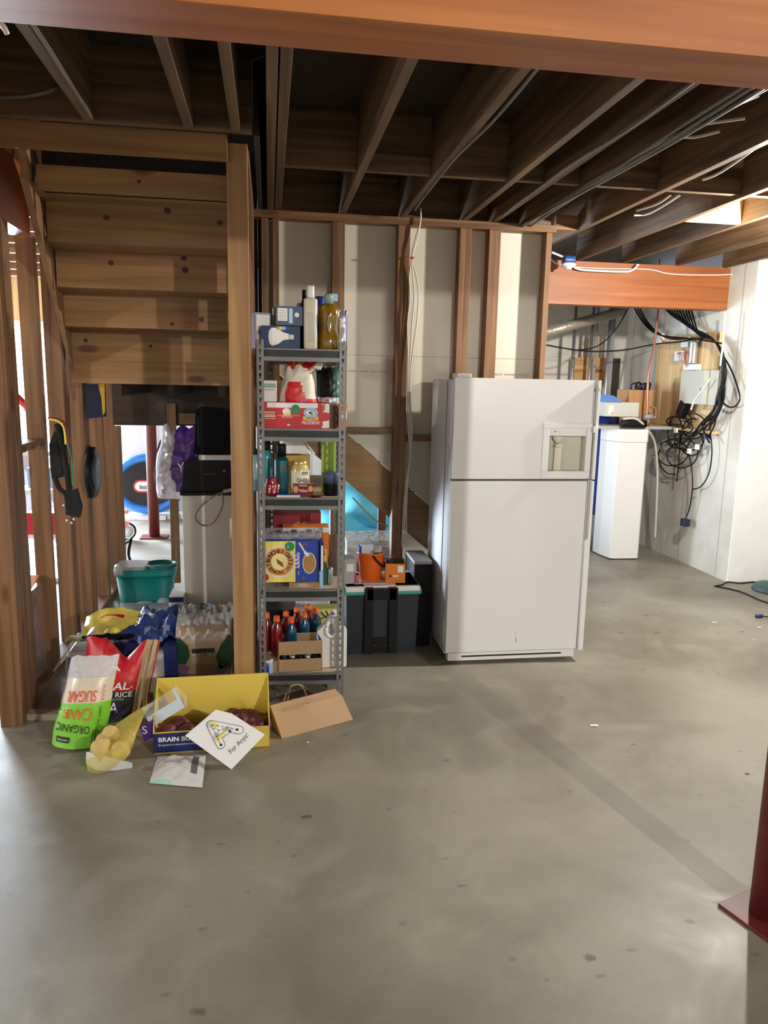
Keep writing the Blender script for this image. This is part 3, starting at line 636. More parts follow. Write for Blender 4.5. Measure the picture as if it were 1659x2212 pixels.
# ---- second tier
z = TZ[1]
r, w, d, h, F, b = carton('milk_carton_case', 'red case of organic milk cartons lying upside down on the second tier', 'box', (565, 870, 714, 927), 3.675, z, 0.22, RED, -0.03)
ff = F['front']; b.rect(ff, 0.03, h*0.8, w-0.06, h*0.995, WINK, 0.0005)
b.text(ff, 'HORIZON', w*0.72, 0.03, 0.018, WINK, PI, width=0.085, bold=0.02, l=0.002); b.rect(ff, w*0.61, 0.042, w*0.83, 0.06, YEL2, 0.0008); b.text(ff, 'ORGANIC', w*0.72, 0.051, 0.011, INK, PI, width=0.06, l=0.002)
b.disc(ff, w*0.72, 0.078, 0.036, 0.024, SKY, 0.001); b.blob((0, 0, 0), (0.001, 0.001, 0.001), WINK, n=4)
b.disc(ff, w*0.7, 0.077, 0.016, 0.012, WINK, 0.0014); b.disc(ff, w*0.735, 0.072, 0.012, 0.009, WINK, 0.0014); b.disc(ff, w*0.71, 0.078, 0.006, 0.006, INK, 0.0018); b.disc(ff, w*0.74, 0.07, 0.004, 0.004, INK, 0.0018)
b.disc(ff, w*0.37, 0.082, 0.02, 0.016, WINK, 0.001); b.rect(ff, w*0.32, 0.062, w*0.43, 0.074, YEL2, 0.0012); b.text(ff, 'HORIZON', w*0.375, 0.056, 0.009, WINK, PI, width=0.05)
b.disc(ff, w*0.5, h*0.74, 0.022, 0.024, GREEN, 0.0014); b.rect(ff, w*0.36, 0.012, w*0.44, 0.028, BROWN, 0.001); b.rect(ff, w*0.38, 0.014, w*0.42, 0.02, WINK, 0.0014)
for i, q in enumerate((0.045, 0.055, 0.065, 0.075)): b.rect(ff, 0.012, q, 0.07, q+0.004, [GOLD, WINK, GOLD, WINK][i], 0.001)
for i in range(3): b.rect(ff, 0.02+i*0.06, 0.062, 0.07+i*0.06, 0.0635, WINK, 0.0009)
for pts in ([(0.88, 0.98), (0.99, 0.98), (0.99, 0.62), (0.89, 0.66), (0.93, 0.75)], [(0.88, 0.02), (0.99, 0.04), (0.99, 0.34), (0.88, 0.27), (0.9, 0.2)]): b.poly(ff, [(x*w, y*h) for x, y in pts], WINK, 0.0012)
b.poly(ff, [(x*w, y*h) for x, y in [(0.9, 0.98), (0.93, 0.98), (0.93, 0.8), (0.89, 0.72)]], CARD, 0.002)
b.build('body', r)
b = B().box(w/2-0.001, w/2+0.035, -d/2+0.01, d/2, 0, h-0.012, plain('dark_card', (0.1, 0.075, 0.05), 0.8)); b.build('side_flap', r)
zt = z + h + 0.002
r, w, d, h, F, b = carton('small_carton', 'small white carton with a green stripe on the left of the red case', 'box', (567, 822, 598, 867), 3.7, zt, 0.07, WPLAS, -0.05)
b.rect(F['front'], 0.002, h*0.66, w-0.002, h*0.86, plain('sage', (0.3, 0.45, 0.38), 0.5)); b.rect(F['front'], 0.006, h*0.55, w-0.01, h*0.58, RED); b.build('body', r, bevel=0.001)
p = atY(650, 800, 3.74); r = thing('snack_bag', 'knotted red bag with a cream label spilling over on top of the red case', 'bag', (p.x-0.01, 3.76, zt))
def rp(u, v): return CREAM if (v > 0.62 or (u > 0.52 and v > 0.12 and u+v*0.3 > 0.75) or u < 0.12) else RED
b = B().pillow(0.2, 0.165, 0.09, RED, rp, crease=0.022, seed=5, narrow=0.45); fr = b._front
for i in range(7): b.wraptext('ingredients', 0.76-0.015*i, 0.2+0.075*i, 0.004, GREYP, 0.04, fr, 0.2, 0.165, 0.9, 0, 0.004)
b.build('body', r)
b = B().grid(lambda u, v: Vector(((u-0.5)*0.16*(0.35+v)+0.02*v+0.02, -0.02+0.05*v+0.012*noise.noise(Vector((u*6, v*5, 1))), 0.13+0.07*v+0.025*noise.noise(Vector((u*7, v*4, 8))))), 14, 8, RED, pick=lambda u, v: WINK if u > 0.8 or v < 0.3 else (RED if (u*5) % 1 < 0.7 else ORANGE)); b.build('twisted_top', r)
p = atY(712, 800, 3.85); r = thing('dark_pouch', 'black and green pouch slumped at the back right of the second tier', 'pouch', (p.x, 3.87, z+0.1))
B().pillow(0.13, 0.2, 0.07, DARK, lambda u, v: (plain('darkgreen', (0.02, 0.09, 0.06), 0.35) if u > 0.65 else DARK) if v > 0.25 else CHROME, crease=0.02, seed=9).build('body', r)
b = B().box(-0.05, 0.06, -0.05, 0.05, -0.1, 0.0, DARK); b.build('inner_box', r)
p = atY(738, 900, 3.78); r = thing('orange_net_bag', 'orange and white snack bag at the right end behind the red case', 'bag', (p.x+0.003, 3.8, z))
B().pillow(0.05, 0.115, 0.05, ORANGE, lambda u, v: WINK if 0.4 < v < 0.7 and u > 0.4 else ORANGE, crease=0.01, seed=2).build('body', r)

# ---- third tier
z = TZ[2]
AQUA = plain('aqua_liquid', (0.0, 0.09, 0.13), 0.08, coat=1.0, trans=0.2); AQ2 = plain('bright_aqua', (0.02, 0.32, 0.42), 0.1, coat=1.0, trans=0.2)
P1 = [(0.03, 0), (0.033, 0.01), (0.033, 0.17), (0.03, 0.2), (0.017, 0.225)]
bottle('mouthwash_bottle', 'dark teal ribbed mouthwash bottle with black cap beside the ghee jar', 'bottle', 607, 3.74, z, [(0.03, 0.0), (0.036, 0.01), (0.034, 0.05), (0.037, 0.07), (0.037, 0.17), (0.034, 0.185), (0.018, 0.195)], AQUA, DARK, [(0.024, 0.195), (0.024, 0.25), (0.02, 0.256)])
bottle('mouthwash_bottle', 'bright teal mouthwash bottle behind the red jar at the left upright', 'bottle', 573, 3.84, z, P1, AQ2, DARK, [(0.022, 0.205), (0.022, 0.26), (0.018, 0.265)])
bottle('water_bottle', 'pale blue labelled bottle poking out left of the third tier', 'bottle', 550, 3.88, z, [(0.026, 0), (0.03, 0.01), (0.03, 0.15), (0.013, 0.19)], plain('pale_aqua', (0.3, 0.5, 0.55), 0.15, coat=1, trans=0.3), DARK, [(0.014, 0.19), (0.014, 0.215), (0.01, 0.218)])
GH = plain('ghee', (0.6, 0.5, 0.17), 0.15, coat=1.0)
p = atY(648, 800, 3.72); r = thing('ghee_jar', 'glass jar of yellow ghee with a cream label on the third tier', 'jar', (p.x, 3.74, z+0.0))
b = B().lathe([(0.045, 0), (0.048, 0.008), (0.048, 0.13), (0.04, 0.15), (0.035, 0.158)], GH, n=32)
def cyf(R, z0_): return lambda u, v: Vector((R*math.sin((u-0.5)*2.6), -R*math.cos((u-0.5)*2.6), z0_+v))
b.grid(lambda u, v: Vector((0.0487*math.sin((u-0.5)*3.4), -0.0487*math.cos((u-0.5)*3.4), 0.035+v*0.09)), 16, 2, CREAM)
def cyt(b, t, a, zc, hh, mat, wid, R, bold=0.02):
    vs, fs, tw, thh = text_geo(t, bold)
    b.add([((R)*math.sin(a+(x-tw/2)*wid/tw/R), -R*math.cos(a+(x-tw/2)*wid/tw/R), zc+(y-thh/2)*hh/thh) for x, y in vs], fs, mat)
cyt(b, 'GHEE', 0.26, 0.078, 0.02, INK, 0.058, 0.0498); b.grid(lambda u, v: Vector((0.0492*math.sin(0.2+u*0.75), -0.0492*math.cos(0.2+u*0.75), 0.106+v*0.014)), 8, 1, INK); cyt(b, 'KIRKLAND', 0.56, 0.113, 0.007, WINK, 0.03, 0.0498)
b.build('body', r); B().lathe([(0.037, 0.152), (0.038, 0.154), (0.038, 0.17), (0.034, 0.173)], GOLD, n=28).build('lid', r)
r, w, d, h, F, b = carton('mustard_carton', 'mustard yellow carton behind the ghee jar', 'box', (616, 984, 670, 1060), 3.85, z, 0.1, plain('mustard', (0.5, 0.32, 0.05), 0.5), 0.0); b.build('body', r)
p = atY(640, 970, 3.8); r = thing('paper_leaflet', 'folded white leaflet tucked over the mustard carton under the second tier', 'paper', (p.x, 3.84, z+0.2))
b = B().prism([(-0.07, 0, 0.0), (0.07, 0, -0.004), (0.055, 0, 0.03), (0.02, 0, 0.083), (-0.065, 0, 0.088)], (0, 0.004, 0), PAPER); b.prism([(0.02, -0.004, 0.085), (0.03, -0.004, 0.085), (0.1, -0.004, 0.0), (0.094, -0.004, -0.008)], (0, 0.003, 0), PAPER, mat_side=INK); b.build('body', r)
JR = plain('red_glass', (0.3, 0.005, 0.03), 0.1, coat=1.0, trans=0.15)
p = atY(583, 800, 3.67); r = thing('candle_jar', 'small red glass jar with painted flower shapes by the left upright', 'jar', (p.x+0.004, 3.705, z))
b = B().lathe([(0.024, 0), (0.03, 0.008), (0.038, 0.03), (0.037, 0.055), (0.028, 0.072), (0.03, 0.085), (0.03, 0.092)], JR, n=26)
for i, a in enumerate((-0.9, -0.3, 0.35, 0.95)):
    for k in range(3): b.blob((0.038*math.sin(a)+0.002*k, -0.038*math.cos(a), 0.024+0.014*k), (0.006, 0.003, 0.008), [plain('pink', (0.75, 0.12, 0.3), 0.4), GOLD, CREAM][(i+k) % 3], n=8)
b.build('body', r)
r, w, d, h, F, b = carton('shortbread_box', 'small maroon and cream shortbread box in front of the ghee jar', 'box', (634, 1045, 677, 1068), 3.665, z+0.003, 0.03, MAROON, -0.12)
ff = F['front']; b.text(ff, 'Walkers', w*0.52, h*0.45, 0.015, WINK, width=0.045, bold=0.01); b.disc(ff, w*0.14, h*0.55, 0.012, 0.018, GOLD); b.disc(ff, w*0.88, h*0.6, 0.012, 0.015, GOLD); b.rect(ff, w*0.3, h*0.8, w*0.7, h*0.92, GOLD); b.rect(F['left'], 0, 0, 0.03, h, WINK)
b.rect(F['top'], 0, 0, w, 0.03, CREAM); b.build('body', r)
p = atY(622, 1072, 3.66); r = thing('booklet', 'thin blue and white booklet lying at the front of the third tier', 'booklet', (p.x, 3.69, z))
b = B().box(-0.055, 0.06, -0.035, 0.04, 0, 0.009, PAPER).box(-0.055, 0.06, -0.035, 0.04, 0.009, 0.012, BLUE); b.box(0.0, 0.05, 0.0, 0.035, 0.0125, 0.013, GREYP); b.build('body', r)
p = atY(680, 1074, 3.66); r = thing('red_sachet', 'small dark red sachet lying under the shortbread box', 'sachet', (p.x, 3.68, z)); b = B().pillow(0.06, 0.05, 0.012, MAROON, crease=0.004, seed=4); b.build('body', r, rot=(1.45, 0, 0.2))
p = atY(716, 1030, 3.68); r = thing('drink_tumbler', 'black tumbler with a blue grey band by the right upright', 'cup', (p.x+0.004, 3.715, z))
B().lathe([(0.036, 0), (0.04, 0.006), (0.043, 0.06), (0.043, 0.065)], DARK, n=28).lathe([(0.043, 0.065), (0.044, 0.115), (0.042, 0.117), (0.0, 0.117)], plain('steel_blue', (0.06, 0.1, 0.2), 0.4), n=28).build('body', r)
B().tube([(0.04, -0.01, 0.09), (0.058, -0.015, 0.08), (0.06, -0.015, 0.05), (0.042, -0.01, 0.03)], 0.004, DARK).build('handle', r)
p = atY(712, 1000, 3.7); r = thing('lime_carton', 'tall lime green carton standing behind the tumbler', 'carton', (p.x+0.003, 3.80, z))
b = B().box(-0.036, 0.036, -0.02, 0.02, 0, 0.268, plain('lime_card', (0.36, 0.56, 0.08), 0.5)); b.box(-0.028, -0.027, -0.0206, -0.02, 0.0, 0.268, GREEN); b.build('body', r, bevel=0.002)

# ---- fourth tier
z = TZ[3]
r, w, d, h, F, b = carton('kraft_carton', 'small plain brown carton at the front edge of the fourth tier', 'box', (625, 1258, 689, 1288), 3.655, z, 0.09, plain('kraft_box', (0.34, 0.22, 0.1), 0.75), -0.02)
for i, (a, c_) in enumerate(((0.3, 0.55), (0.3, 0.7), (0.3, 0.6), (0.2, 0.8), (0.35, 0.65))): b.rect(F['front'], w*a, h*(0.75-0.12*i), w*c_, h*(0.79-0.12*i), WINK)
b.build('body', r, bevel=0.001); zk = z+h+0.002
r, w, d, h, F, b = carton('blue_sleeve', 'light blue sleeve standing beside the small brown carton', 'box', (690, 1235, 698, 1284), 3.68, z, 0.11, SKY, 0.0); b.build('body', r)
# cereal box lying on its side
r, w, d, h, F, b = carton('cereal_box', 'cereal box lying on its side, yellow half and blue half with lettering', 'box', (567, 1169, 690, 1256), 3.66, zk, 0.2, BLUE, -0.03)
ff = F['front']; wy = w*0.585; ycx, ycy = wy*0.52, h*0.5
b.rect(ff, 0, 0, wy, h, YEL2); b.star(ff, ycx, ycy, 0.078, 0.094, CREAM, 0.001, 26); b.disc(ff, ycx, ycy, 0.072, 0.072, plain('honey_orange', (0.7, 0.3, 0.06), 0.4), 0.0014, 40); b.disc(ff, ycx, ycy, 0.041, 0.041, WINK, 0.0018, 32); b.disc(ff, ycx, ycy, 0.039, 0.039, plain('pale_yellow', (0.8, 0.7, 0.3), 0.4), 0.002, 32)
b.arc_text(ff, 'BUNCHES', ycx, ycy, 0.0555, 0.02, INK, PI*1.02, PI*0.36, 0.0024, 0.03)
b.arc_text(ff, "OATS", ycx, ycy, 0.0555, 0.02, INK, PI*0.3, -PI*0.12, 0.0024, 0.03)
b.arc_text(ff, 'of', ycx, ycy, 0.0555, 0.014, INK, -PI*0.14, -PI*0.28, 0.0024, 0.01)
b.arc_text(ff, 'HONEY', ycx, ycy, 0.0555, 0.02, INK, -PI*0.38, -PI*0.97, 0.0024, 0.03)
for i in range(5): b.cap(ff, (ycx-0.012+0.006*i, ycy+0.012-0.004*i), (ycx-0.006+0.006*i, ycy-0.008-0.004*i), 0.0035, BROWN, 0.0024)
b.disc(ff, wy*0.83, h*0.87, 0.024, 0.024, GREEN, 0.0022); b.text(ff, '2', wy*0.78, h*0.87, 0.014, WINK, 0, 0.0026); b.disc(ff, wy*0.1, h*0.12, 0.018, 0.018, RED, 0.001)
b.text(ff, 'ALMONDS', wy+0.014, h*0.53, 0.015, WINK, PI/2, width=0.082, bold=0.03); b.text(ff, 'with', wy+0.016, h*0.22, 0.008, WINK, PI/2, width=0.02)
b.disc(ff, wy+0.07, h*0.46, 0.034, 0.055, CREAM, 0.001); b.disc(ff, wy+0.07, h*0.46, 0.03, 0.05, plain('flakes', (0.42, 0.22, 0.07), 0.6, var=0.7, scale=120), 0.0014)
b.cap(ff, (wy+0.02, h*0.95), (wy+0.05, h*0.72), 0.004, WINK, 0.0018); b.cap(ff, (wy+0.05, h*0.72), (wy+0.062, h*0.66), 0.008, WINK, 0.002)
for q in ((0.04, 0.9, 0.6), (0.055, 0.93, -0.5), (0.04, 0.1, 0.9)): b.disc(ff, wy+q[0], h*q[1], 0.006, 0.01, BROWN, 0.0016)
b.rect(ff, w-0.01, 0, w, h, NAVY, 0.0008)
for i in range(4): b.rect(F['right'], 0.02, 0.01+i*0.045, 0.07, 0.045+i*0.045, WINK)
b.build('body', r, bevel=0.001); zc = zk+h+0.002
r, w, d, h, F, b = carton('side_carton', 'navy carton end with a white panel against the cereal box', 'box', (690, 1175, 698, 1252), 3.69, zk+0.001, 0.16, NAVY, 0.0)
b.rect(F['front'], 0.004, h*0.25, w-0.004, h*0.95, WINK); r.location.x += 0.004; b.build('body', r)
p = atY(636, 1160, 3.68); r = thing('plastic_clamshell', 'clear plastic clamshell tray of dark fruit on the cereal box', 'food tray', (p.x, 3.76, zc))
b = B().rbox(-0.15, 0.14, -0.08, 0.08, 0, 0.035, 0.02, CLEAR, zr=0.01); b.build('body', r); b = B()
for i in range(7): b.blob((-0.12+0.04*i, -0.03+0.05*(i % 2), 0.018), (0.02, 0.03, 0.014), DARK, i, 0.2, 10)
b.build('contents', r)
r, w, d, h, F, b = carton('orange_carton', 'orange and white carton with a yellow number patch behind the cereal box', 'box', (612, 1140, 710, 1285), 3.90, z, 0.12, ORANGE, 0.0)
b.rect(F['front'], 0, h*0.9, w, h, WINK); b.rect(F['front'], w-0.04, h*0.3, w-0.012, h*0.55, YEL2); b.text(F['front'], '5', w-0.026, h*0.47, 0.025, INK, bold=0.03); b.build('body', r)
r, w, d, h, F, b = carton('maroon_carton', 'big maroon carton at the back of the fourth tier', 'box', (592, 1108, 693, 1240), 4.06, z, 0.25, MAROON, 0.0); b.text(F['front'], 'KELLANO', w*0.6, h*0.82, 0.012, CREAM); b.build('body', r)
p = atY(704, 1250, 3.7); r = thing('green_tin', 'small dark green tin beside a silver can on the fourth tier', 'tin', (p.x-0.004, 3.74, z)); B().box(-0.016, 0.012, -0.03, 0.03, 0, 0.105, plain('tin_green', (0.01, 0.09, 0.035), 0.4)).build('body', r, bevel=0.003)
p = atY(714, 1250, 3.69); r = thing('silver_can', 'slim silver can at the right of the fourth tier', 'can', (p.x, 3.72, z)); B().lathe([(0.012, 0), (0.0145, 0.004), (0.0145, 0.085), (0.011, 0.092)], CHROME, n=18).build('body', r)
p = atY(726, 1200, 3.85); r = thing('brown_bag', 'dark brown paper bag leaning in the right rear of the fourth tier', 'bag', (p.x+0.0, 3.92, z)); B().pillow(0.1, 0.22, 0.06, plain('dark_kraft', (0.12, 0.08, 0.05), 0.8), crease=0.02, seed=12).build('body', r)

# ---- bottom tier
z = TZ[4]
r, w, d, h, F, b = carton('storage_bin', 'black storage bin at the rear left of the bottom tier', 'bin', (577, 1318, 640, 1450), 4.15, z, 0.2, DARK, 0.0); b.build('body', r)
r, w, d, h, F, b = carton('white_carton', 'white carton with a blue stripe between black bin and yellow box', 'box', (641, 1316, 661, 1450), 4.1, z, 0.12, PAPER, 0.0); b.poly(F['front'], [(0, h*0.62), (w, h*0.75), (w, h*0.8), (0, h*0.67)], BLUE); b.build('body', r)
r, w, d, h, F, b = carton('yellow_carton', 'yellow green carton with dark brush marks at the back of the bottom tier', 'box', (660, 1316, 733, 1470), 4.0, z, 0.1, plain('chartreuse', (0.6, 0.58, 0.13), 0.5), 0.0)
ff = F['front']
for i in range(5): b.cap(ff, (0.02+0.012*i, h*0.7), (0.035+0.012*i, h*0.95), 0.002, plain('pale_green', (0.75, 0.75, 0.35), 0.5), 0.0008)
b.cap(ff, (w*0.45, h*0.92), (w*0.72, h*0.68), 0.004, INK, 0.001); b.cap(ff, (w*0.6, h*0.95), (w*0.66, h*0.84), 0.004, INK, 0.001); b.cap(ff, (w*0.45, h*0.75), (w*0.66, h*0.84), 0.003, INK, 0.0012); b.cap(ff, (w*0.72, h*0.95), (w*0.8, h*0.85), 0.003, MAROON, 0.001); b.cap(ff, (w*0.82, h*0.8), (w*0.84, h*0.5), 0.003, PURP, 0.001); b.rect(ff, w-0.012, 0, w, h, GREEN); b.build('body', r)
SP = [(0.028, 0), (0.032, 0.01), (0.032, 0.09), (0.03, 0.1), (0.032, 0.12), (0.028, 0.145), (0.016, 0.17), (0.014, 0.178)]
CP = [(0.018, 0.176), (0.018, 0.186), (0.0155, 0.188), (0.0155, 0.205), (0.012, 0.208)]
DR = plain('red_drink', (0.25, 0.005, 0.01), 0.08, coat=1.0, trans=0.25); DB = plain('blue_drink', (0.0, 0.07, 0.14), 0.08, coat=1.0, trans=0.25)
OC = plain('orange_cap', (0.8, 0.14, 0.02), 0.35)
for i, (px, Y, m, lab) in enumerate(((572, 3.8, DR, 'red drink bottle with orange cap against the left upright'), (595, 3.74, DR, 'front red drink bottle with orange cap, second from the left upright'), (616, 3.86, DR, 'red drink bottle with orange cap behind the blue one'),
        (628, 3.76, DB, 'blue drink bottle with orange cap in front, above the brown tray'), (641, 3.93, DR, 'red drink bottle with orange cap in the middle of the back row'), (658, 3.84, DB, 'blue drink bottle with orange cap right of the front blue one'), (667, 3.97, DR, 'red drink bottle with orange cap, back row, before the yellow carton'), (684, 3.9, DB, 'rightmost of the orange capped drink bottles, by the white jug'))):
    bottle('drink_bottle', lab, 'bottle', px, Y, z+0.002+ (0.07 if i in (0, 1) else 0.055), SP, m, OC, CP, 'orange capped drink bottles on the bottom tier', n=16)
p = atY(636, 1430, 3.72); r = thing('carton_tray', 'low cardboard crate under the orange capped drink bottles', 'crate', (p.x+0.02, 3.84, z)); b = B().box(-0.16, 0.1, -0.17, 0.17, 0, 0.055, CARD); b.build('body', r)
p = atY(576, 1450, 3.68); r = thing('chip_bag', 'blue and silver snack bag beneath the red bottles at the left upright', 'bag', (p.x+0.002, 3.66, z)); B().pillow(0.06, 0.07, 0.025, NAVY, lambda u, v: WINK if v > 0.8 and u > 0.3 else BLUE if u < 0.7 else SKY, crease=0.012, seed=8).build('body', r)
r, w, d, h, F, b = carton('cardboard_tray', 'open brown cardboard case with dark packets inside on the bottom tier', 'box', (601, 1462, 695, 1496), 3.655, z-0.0, 0.13, CARD, 0.03)
H = 0.165; b = B(); b.box(-w/2, w/2, -d/2, -d/2+0.004, 0, 0.07, CARD); b.box(-w/2, w/2, -d/2, -d/2+0.004, 0.095, H, CARD); b.box(-w/2, -w/2+0.004, -d/2, d/2, 0, H, CARD); b.box(w/2-0.004, w/2, -d/2, d/2, 0, H-0.03, CARD); b.box(-w/2, w/2, d/2-0.004, d/2, 0, H, CARD); b.box(-w/2, w/2, -d/2, d/2, 0, 0.004, CARD); b.build('body', r)
b = B()
for i in range(5): b.blob((-0.08+0.04*i, -0.02, 0.075), (0.022, 0.04, 0.02), [DARK, CHROME][i % 2], i, 0.25, 10)
b.box(-w/2+0.006, w/2-0.006, -0.05, 0.05, 0.006, 0.07, DARK); b.build('packets', r)
# white jug
p = atY(716, 1400, 3.7); r = thing('detergent_jug', 'white handled jug with blue dot cap at the right of the bottom tier', 'jug', (p.x+0.002, 3.72, z+0.002))
b = B(); t = 0.05
out = [(-0.055, 0), (0.075, 0), (0.078, 0.01), (0.078, 0.2), (0.045, 0.235), (0.025, 0.28), (-0.008, 0.28), (-0.03, 0.245), (-0.075, 0.2), (-0.08, 0.16), (-0.06, 0.11), (-0.06, 0.005)]
inn = [(-0.02, 0.18), (0.0, 0.172), (0.012, 0.19), (0.008, 0.225), (-0.004, 0.242), (-0.018, 0.235)]
b.prism([(x, -t/2, z_) for x, z_ in out], (0, t, 0), WPLAS)
b.poly(Frame((0, -t/2, 0), (1, 0, 0), (0, 0, 1)), inn, GREYP, 0.0008)
b.tube([(-0.02, -t/2, 0.25), (-0.03, -t/2-0.012, 0.22), (-0.026, -t/2-0.012, 0.185), (0.0, -t/2, 0.165)], 0.009, WPLAS, n=8)
b.poly(Frame((0, -t/2, 0), (1, 0, 0), (0, 0, 1)), [(-0.075, 0.19), (-0.062, 0.17), (-0.05, 0.14), (-0.055, 0.12), (-0.07, 0.15)], BLUE, 0.0012)
b.build('body', r, bevel=0.006); B().lathe([(0.016, 0.28), (0.017, 0.3), (0.013, 0.305)], WPLAS, n=18, c=(0.008, 0)).blob((0.004, -0.015, 0.293), (0.008, 0.004, 0.008), BLUE, n=10).build('cap', r)
# ================================================================== REFRIGERATOR
fy = 3.966
rf = thing('refrigerator', 'white top-freezer refrigerator with ice dispenser, in front of the drywall partition', 'refrigerator', (1.415, fy, 0))
W, X0, X1 = 0.83, -0.415, 0.415
zt, zm, zb = 1.645, 1.085, 0.075
GASK = plain('grey_gasket', (0.22, 0.22, 0.22), 0.6); SIDEW = plain('fridge_side', (0.62, 0.63, 0.66), 0.45, bump=0.06, scale=120)
b = B().box(X0+0.008, X1-0.008, 0.075, 0.6, 0.045, zt-0.01, SIDEW); b.box(X0+0.004, X0+0.0085, 0.2, 0.206, 0.05, zt-0.02, GASK); b.build('cabinet', rf, bevel=0.004)
B().box(X0+0.01, X1-0.012, 0.055, 0.076, 0.06, zt-0.012, GASK).build('gasket', rf)
def door(z0, z1, hole=None):
    b = B(); d = 0.055
    if not hole: b.box(X0, X1-0.035, 0, d, z0, z1, WHITE)
    else:
        hx0, hx1, hz0, hz1 = hole
        b.box(X0, hx0, 0, d, z0, z1, WHITE); b.box(hx1, X1-0.035, 0, d, z0, z1, WHITE); b.box(hx0, hx1, 0, d, z0, hz0, WHITE); b.box(hx0, hx1, 0, d, hz1, z1, WHITE)
        b.box(hx0, hx1, d-0.004, d, hz0, hz1, WHITE)
    return b
pa = atY(1174, 913, fy); pb = atY(1272, 1032, fy); q = lambda v: (v.x-1.415, v.z)
ax, az = q(pa); bx_, bz = q(pb)
ia = q(atY(1187, 925, fy)); ib = q(atY(1261, 1018, fy))
hole = (ia[0], ib[0], ib[1], ia[1])
fd = door(zm+0.006, zt, hole).build('freezer_door', rf)
# dirt along the lower edge of the door
b = B(); Fz = Frame((0, 0, 0), (1, 0, 0), (0, 0, 1)); 
GR = plain('grime', (0.3, 0.25, 0.18), 0.8); 
for i in range(16):
    x = random.uniform(X0+0.1, 0.25); b.disc(Fz, x, zm+0.012+random.random()*0.012, random.uniform(0.001, 0.004), random.uniform(0.0008, 0.002), GR, 0.0004, 8)
b.cap(Fz, (0.262, zm+0.014), (0.268, zm+0.03), 0.002, plain('rust', (0.25, 0.1, 0.03), 0.8), 0.0005); b.build('stain_marks', fd)
dsp = B(); t = -0.008
dsp.box(ax, bx_, t, 0.0, ia[1], az, WHITE); dsp.box(ax, bx_, t, 0.0, bz, ib[1], WHITE); dsp.box(ax, ia[0], t, 0.0, ib[1], ia[1], WHITE); dsp.box(ib[0], bx_, t, 0.0, ib[1], ia[1], WHITE)
dd = dsp.build('dispenser_frame', rf, bevel=0.003)
hm = ia[1]-0.042; IV = plain('ivory_plastic', (0.55, 0.53, 0.44), 0.4)
b = B().box(ia[0], ib[0], 0.002, 0.03, hm, ia[1], WPLAS); F2 = Frame((0, 0.002, 0), (1, 0, 0), (0, 0, 1)); b.disc(F2, ia[0]+0.035, ia[1]-0.018, 0.006, 0.006, GREYP, 0.0006); b.text(F2, 'Profile', ia[0]+0.058, ia[1]-0.018, 0.005, GREYP, width=0.018, l=0.0006); b.build('dispenser_header', dd)
b = B().box(ia[0], ib[0], 0.045, 0.05, ib[1], hm, IV).box(ia[0], ia[0]+0.003, 0.0, 0.05, ib[1], hm, IV).box(ib[0]-0.003, ib[0], 0, 0.05, ib[1], hm, IV).box(ia[0], ib[0], 0, 0.05, ib[1], ib[1]+0.003, IV).box(ia[0]+0.05, ia[0]+0.09, 0.03, 0.045, ib[1], hm-0.05, CREAM); b.build('dispenser_recess', dd)
b = B().lathe([(0.012, 0), (0.03, 0.03), (0.032, 0.04)], CREAM, M=Matrix.Translation((ia[0]+0.065, 0.03, hm-0.045)), n=20, sy=0.5); b.blob((ia[0]+0.07, 0.01, hm-0.055), (0.024, 0.004, 0.009), CREAM, n=14); b.cyl((ia[0]+0.055, 0.005, hm+0.012), (ia[0]+0.055, 0.02, hm-0.015), 0.004, CREAM); b.build('dispenser_lever', dd)
fl = door(zb, zm-0.006).build('fridge_door', rf, bevel=0.004)
b = B(); b.cap(Fz, (-0.0, 0.16), (0.006, 0.13), 0.0015, INK, 0.0005); b.cap(Fz, (-0.002, 0.19), (-0.002, 0.18), 0.001, INK, 0.0005); b.disc(Fz, 0.09, 0.26, 0.002, 0.002, GR, 0.0005, 8); b.disc(Fz, X0+0.03, 0.52, 0.003, 0.003, WINK, 0.001, 8)
for i in range(14): b.disc(Fz, random.uniform(X0+0.05, 0.3), zb+random.random()*0.03, random.uniform(0.001, 0.004), 0.0012, GR, 0.0004, 8)
b.build('scuff_marks', fl)
# handles: grey channel plus white grip running down the right edge
for z0, z1, nm in ((zm+0.006, zt, fd), (zb, zm-0.006, fl)):
    top = nm is fd
    B().box(X1-0.035, X1-0.03, 0.004, 0.055, z0, z1, GASK).box(X1-0.03, X1-0.008, 0.012, 0.055, z0, z1, WHITE).build('edge_channel', nm)
    b = B().box(X1-0.018, X1-0.002, -0.022, 0.055, z0 + (0.0 if top else 0.0), z1 - (0.0 if top else 0.0), WHITE)
    if top: b.box(X1-0.034, X1-0.01, -0.032, -0.018, z0+0.265, z0+0.3, WPLAS); b.box(X1-0.028, X1-0.012, -0.0225, -0.022, zt-0.06, zt-0.04, GREYP)
    else: b.prism([(X1-0.036, -0.024, z1-0.345), (X1-0.004, -0.024, z1-0.32), (X1-0.004, -0.024, z0), (X1-0.03, -0.024, z0)], (0, 0.03, 0), WPLAS)
    b.build('handle', nm, bevel=0.002)
B().box(X0+0.01, X0+0.09, 0.0, 0.12, zt, zt+0.022, WHITE).build('hinge_cover', rf, bevel=0.005)
b = B().box(X0+0.02, X1-0.04, 0.02, 0.075, 0.02, zb-0.008, WPLAS); b.box(X0+0.1, X1-0.12, 0.0195, 0.02, 0.04, 0.05, INK); b.build('toe_grille', rf)
b = B()
for x in (X0+0.06, X1-0.08):
    for y in (0.09, 0.5): b.cyl((x-0.01, y, 0.022), (x+0.01, y, 0.022), 0.022, DARK)
b.build('roller_set', rf)

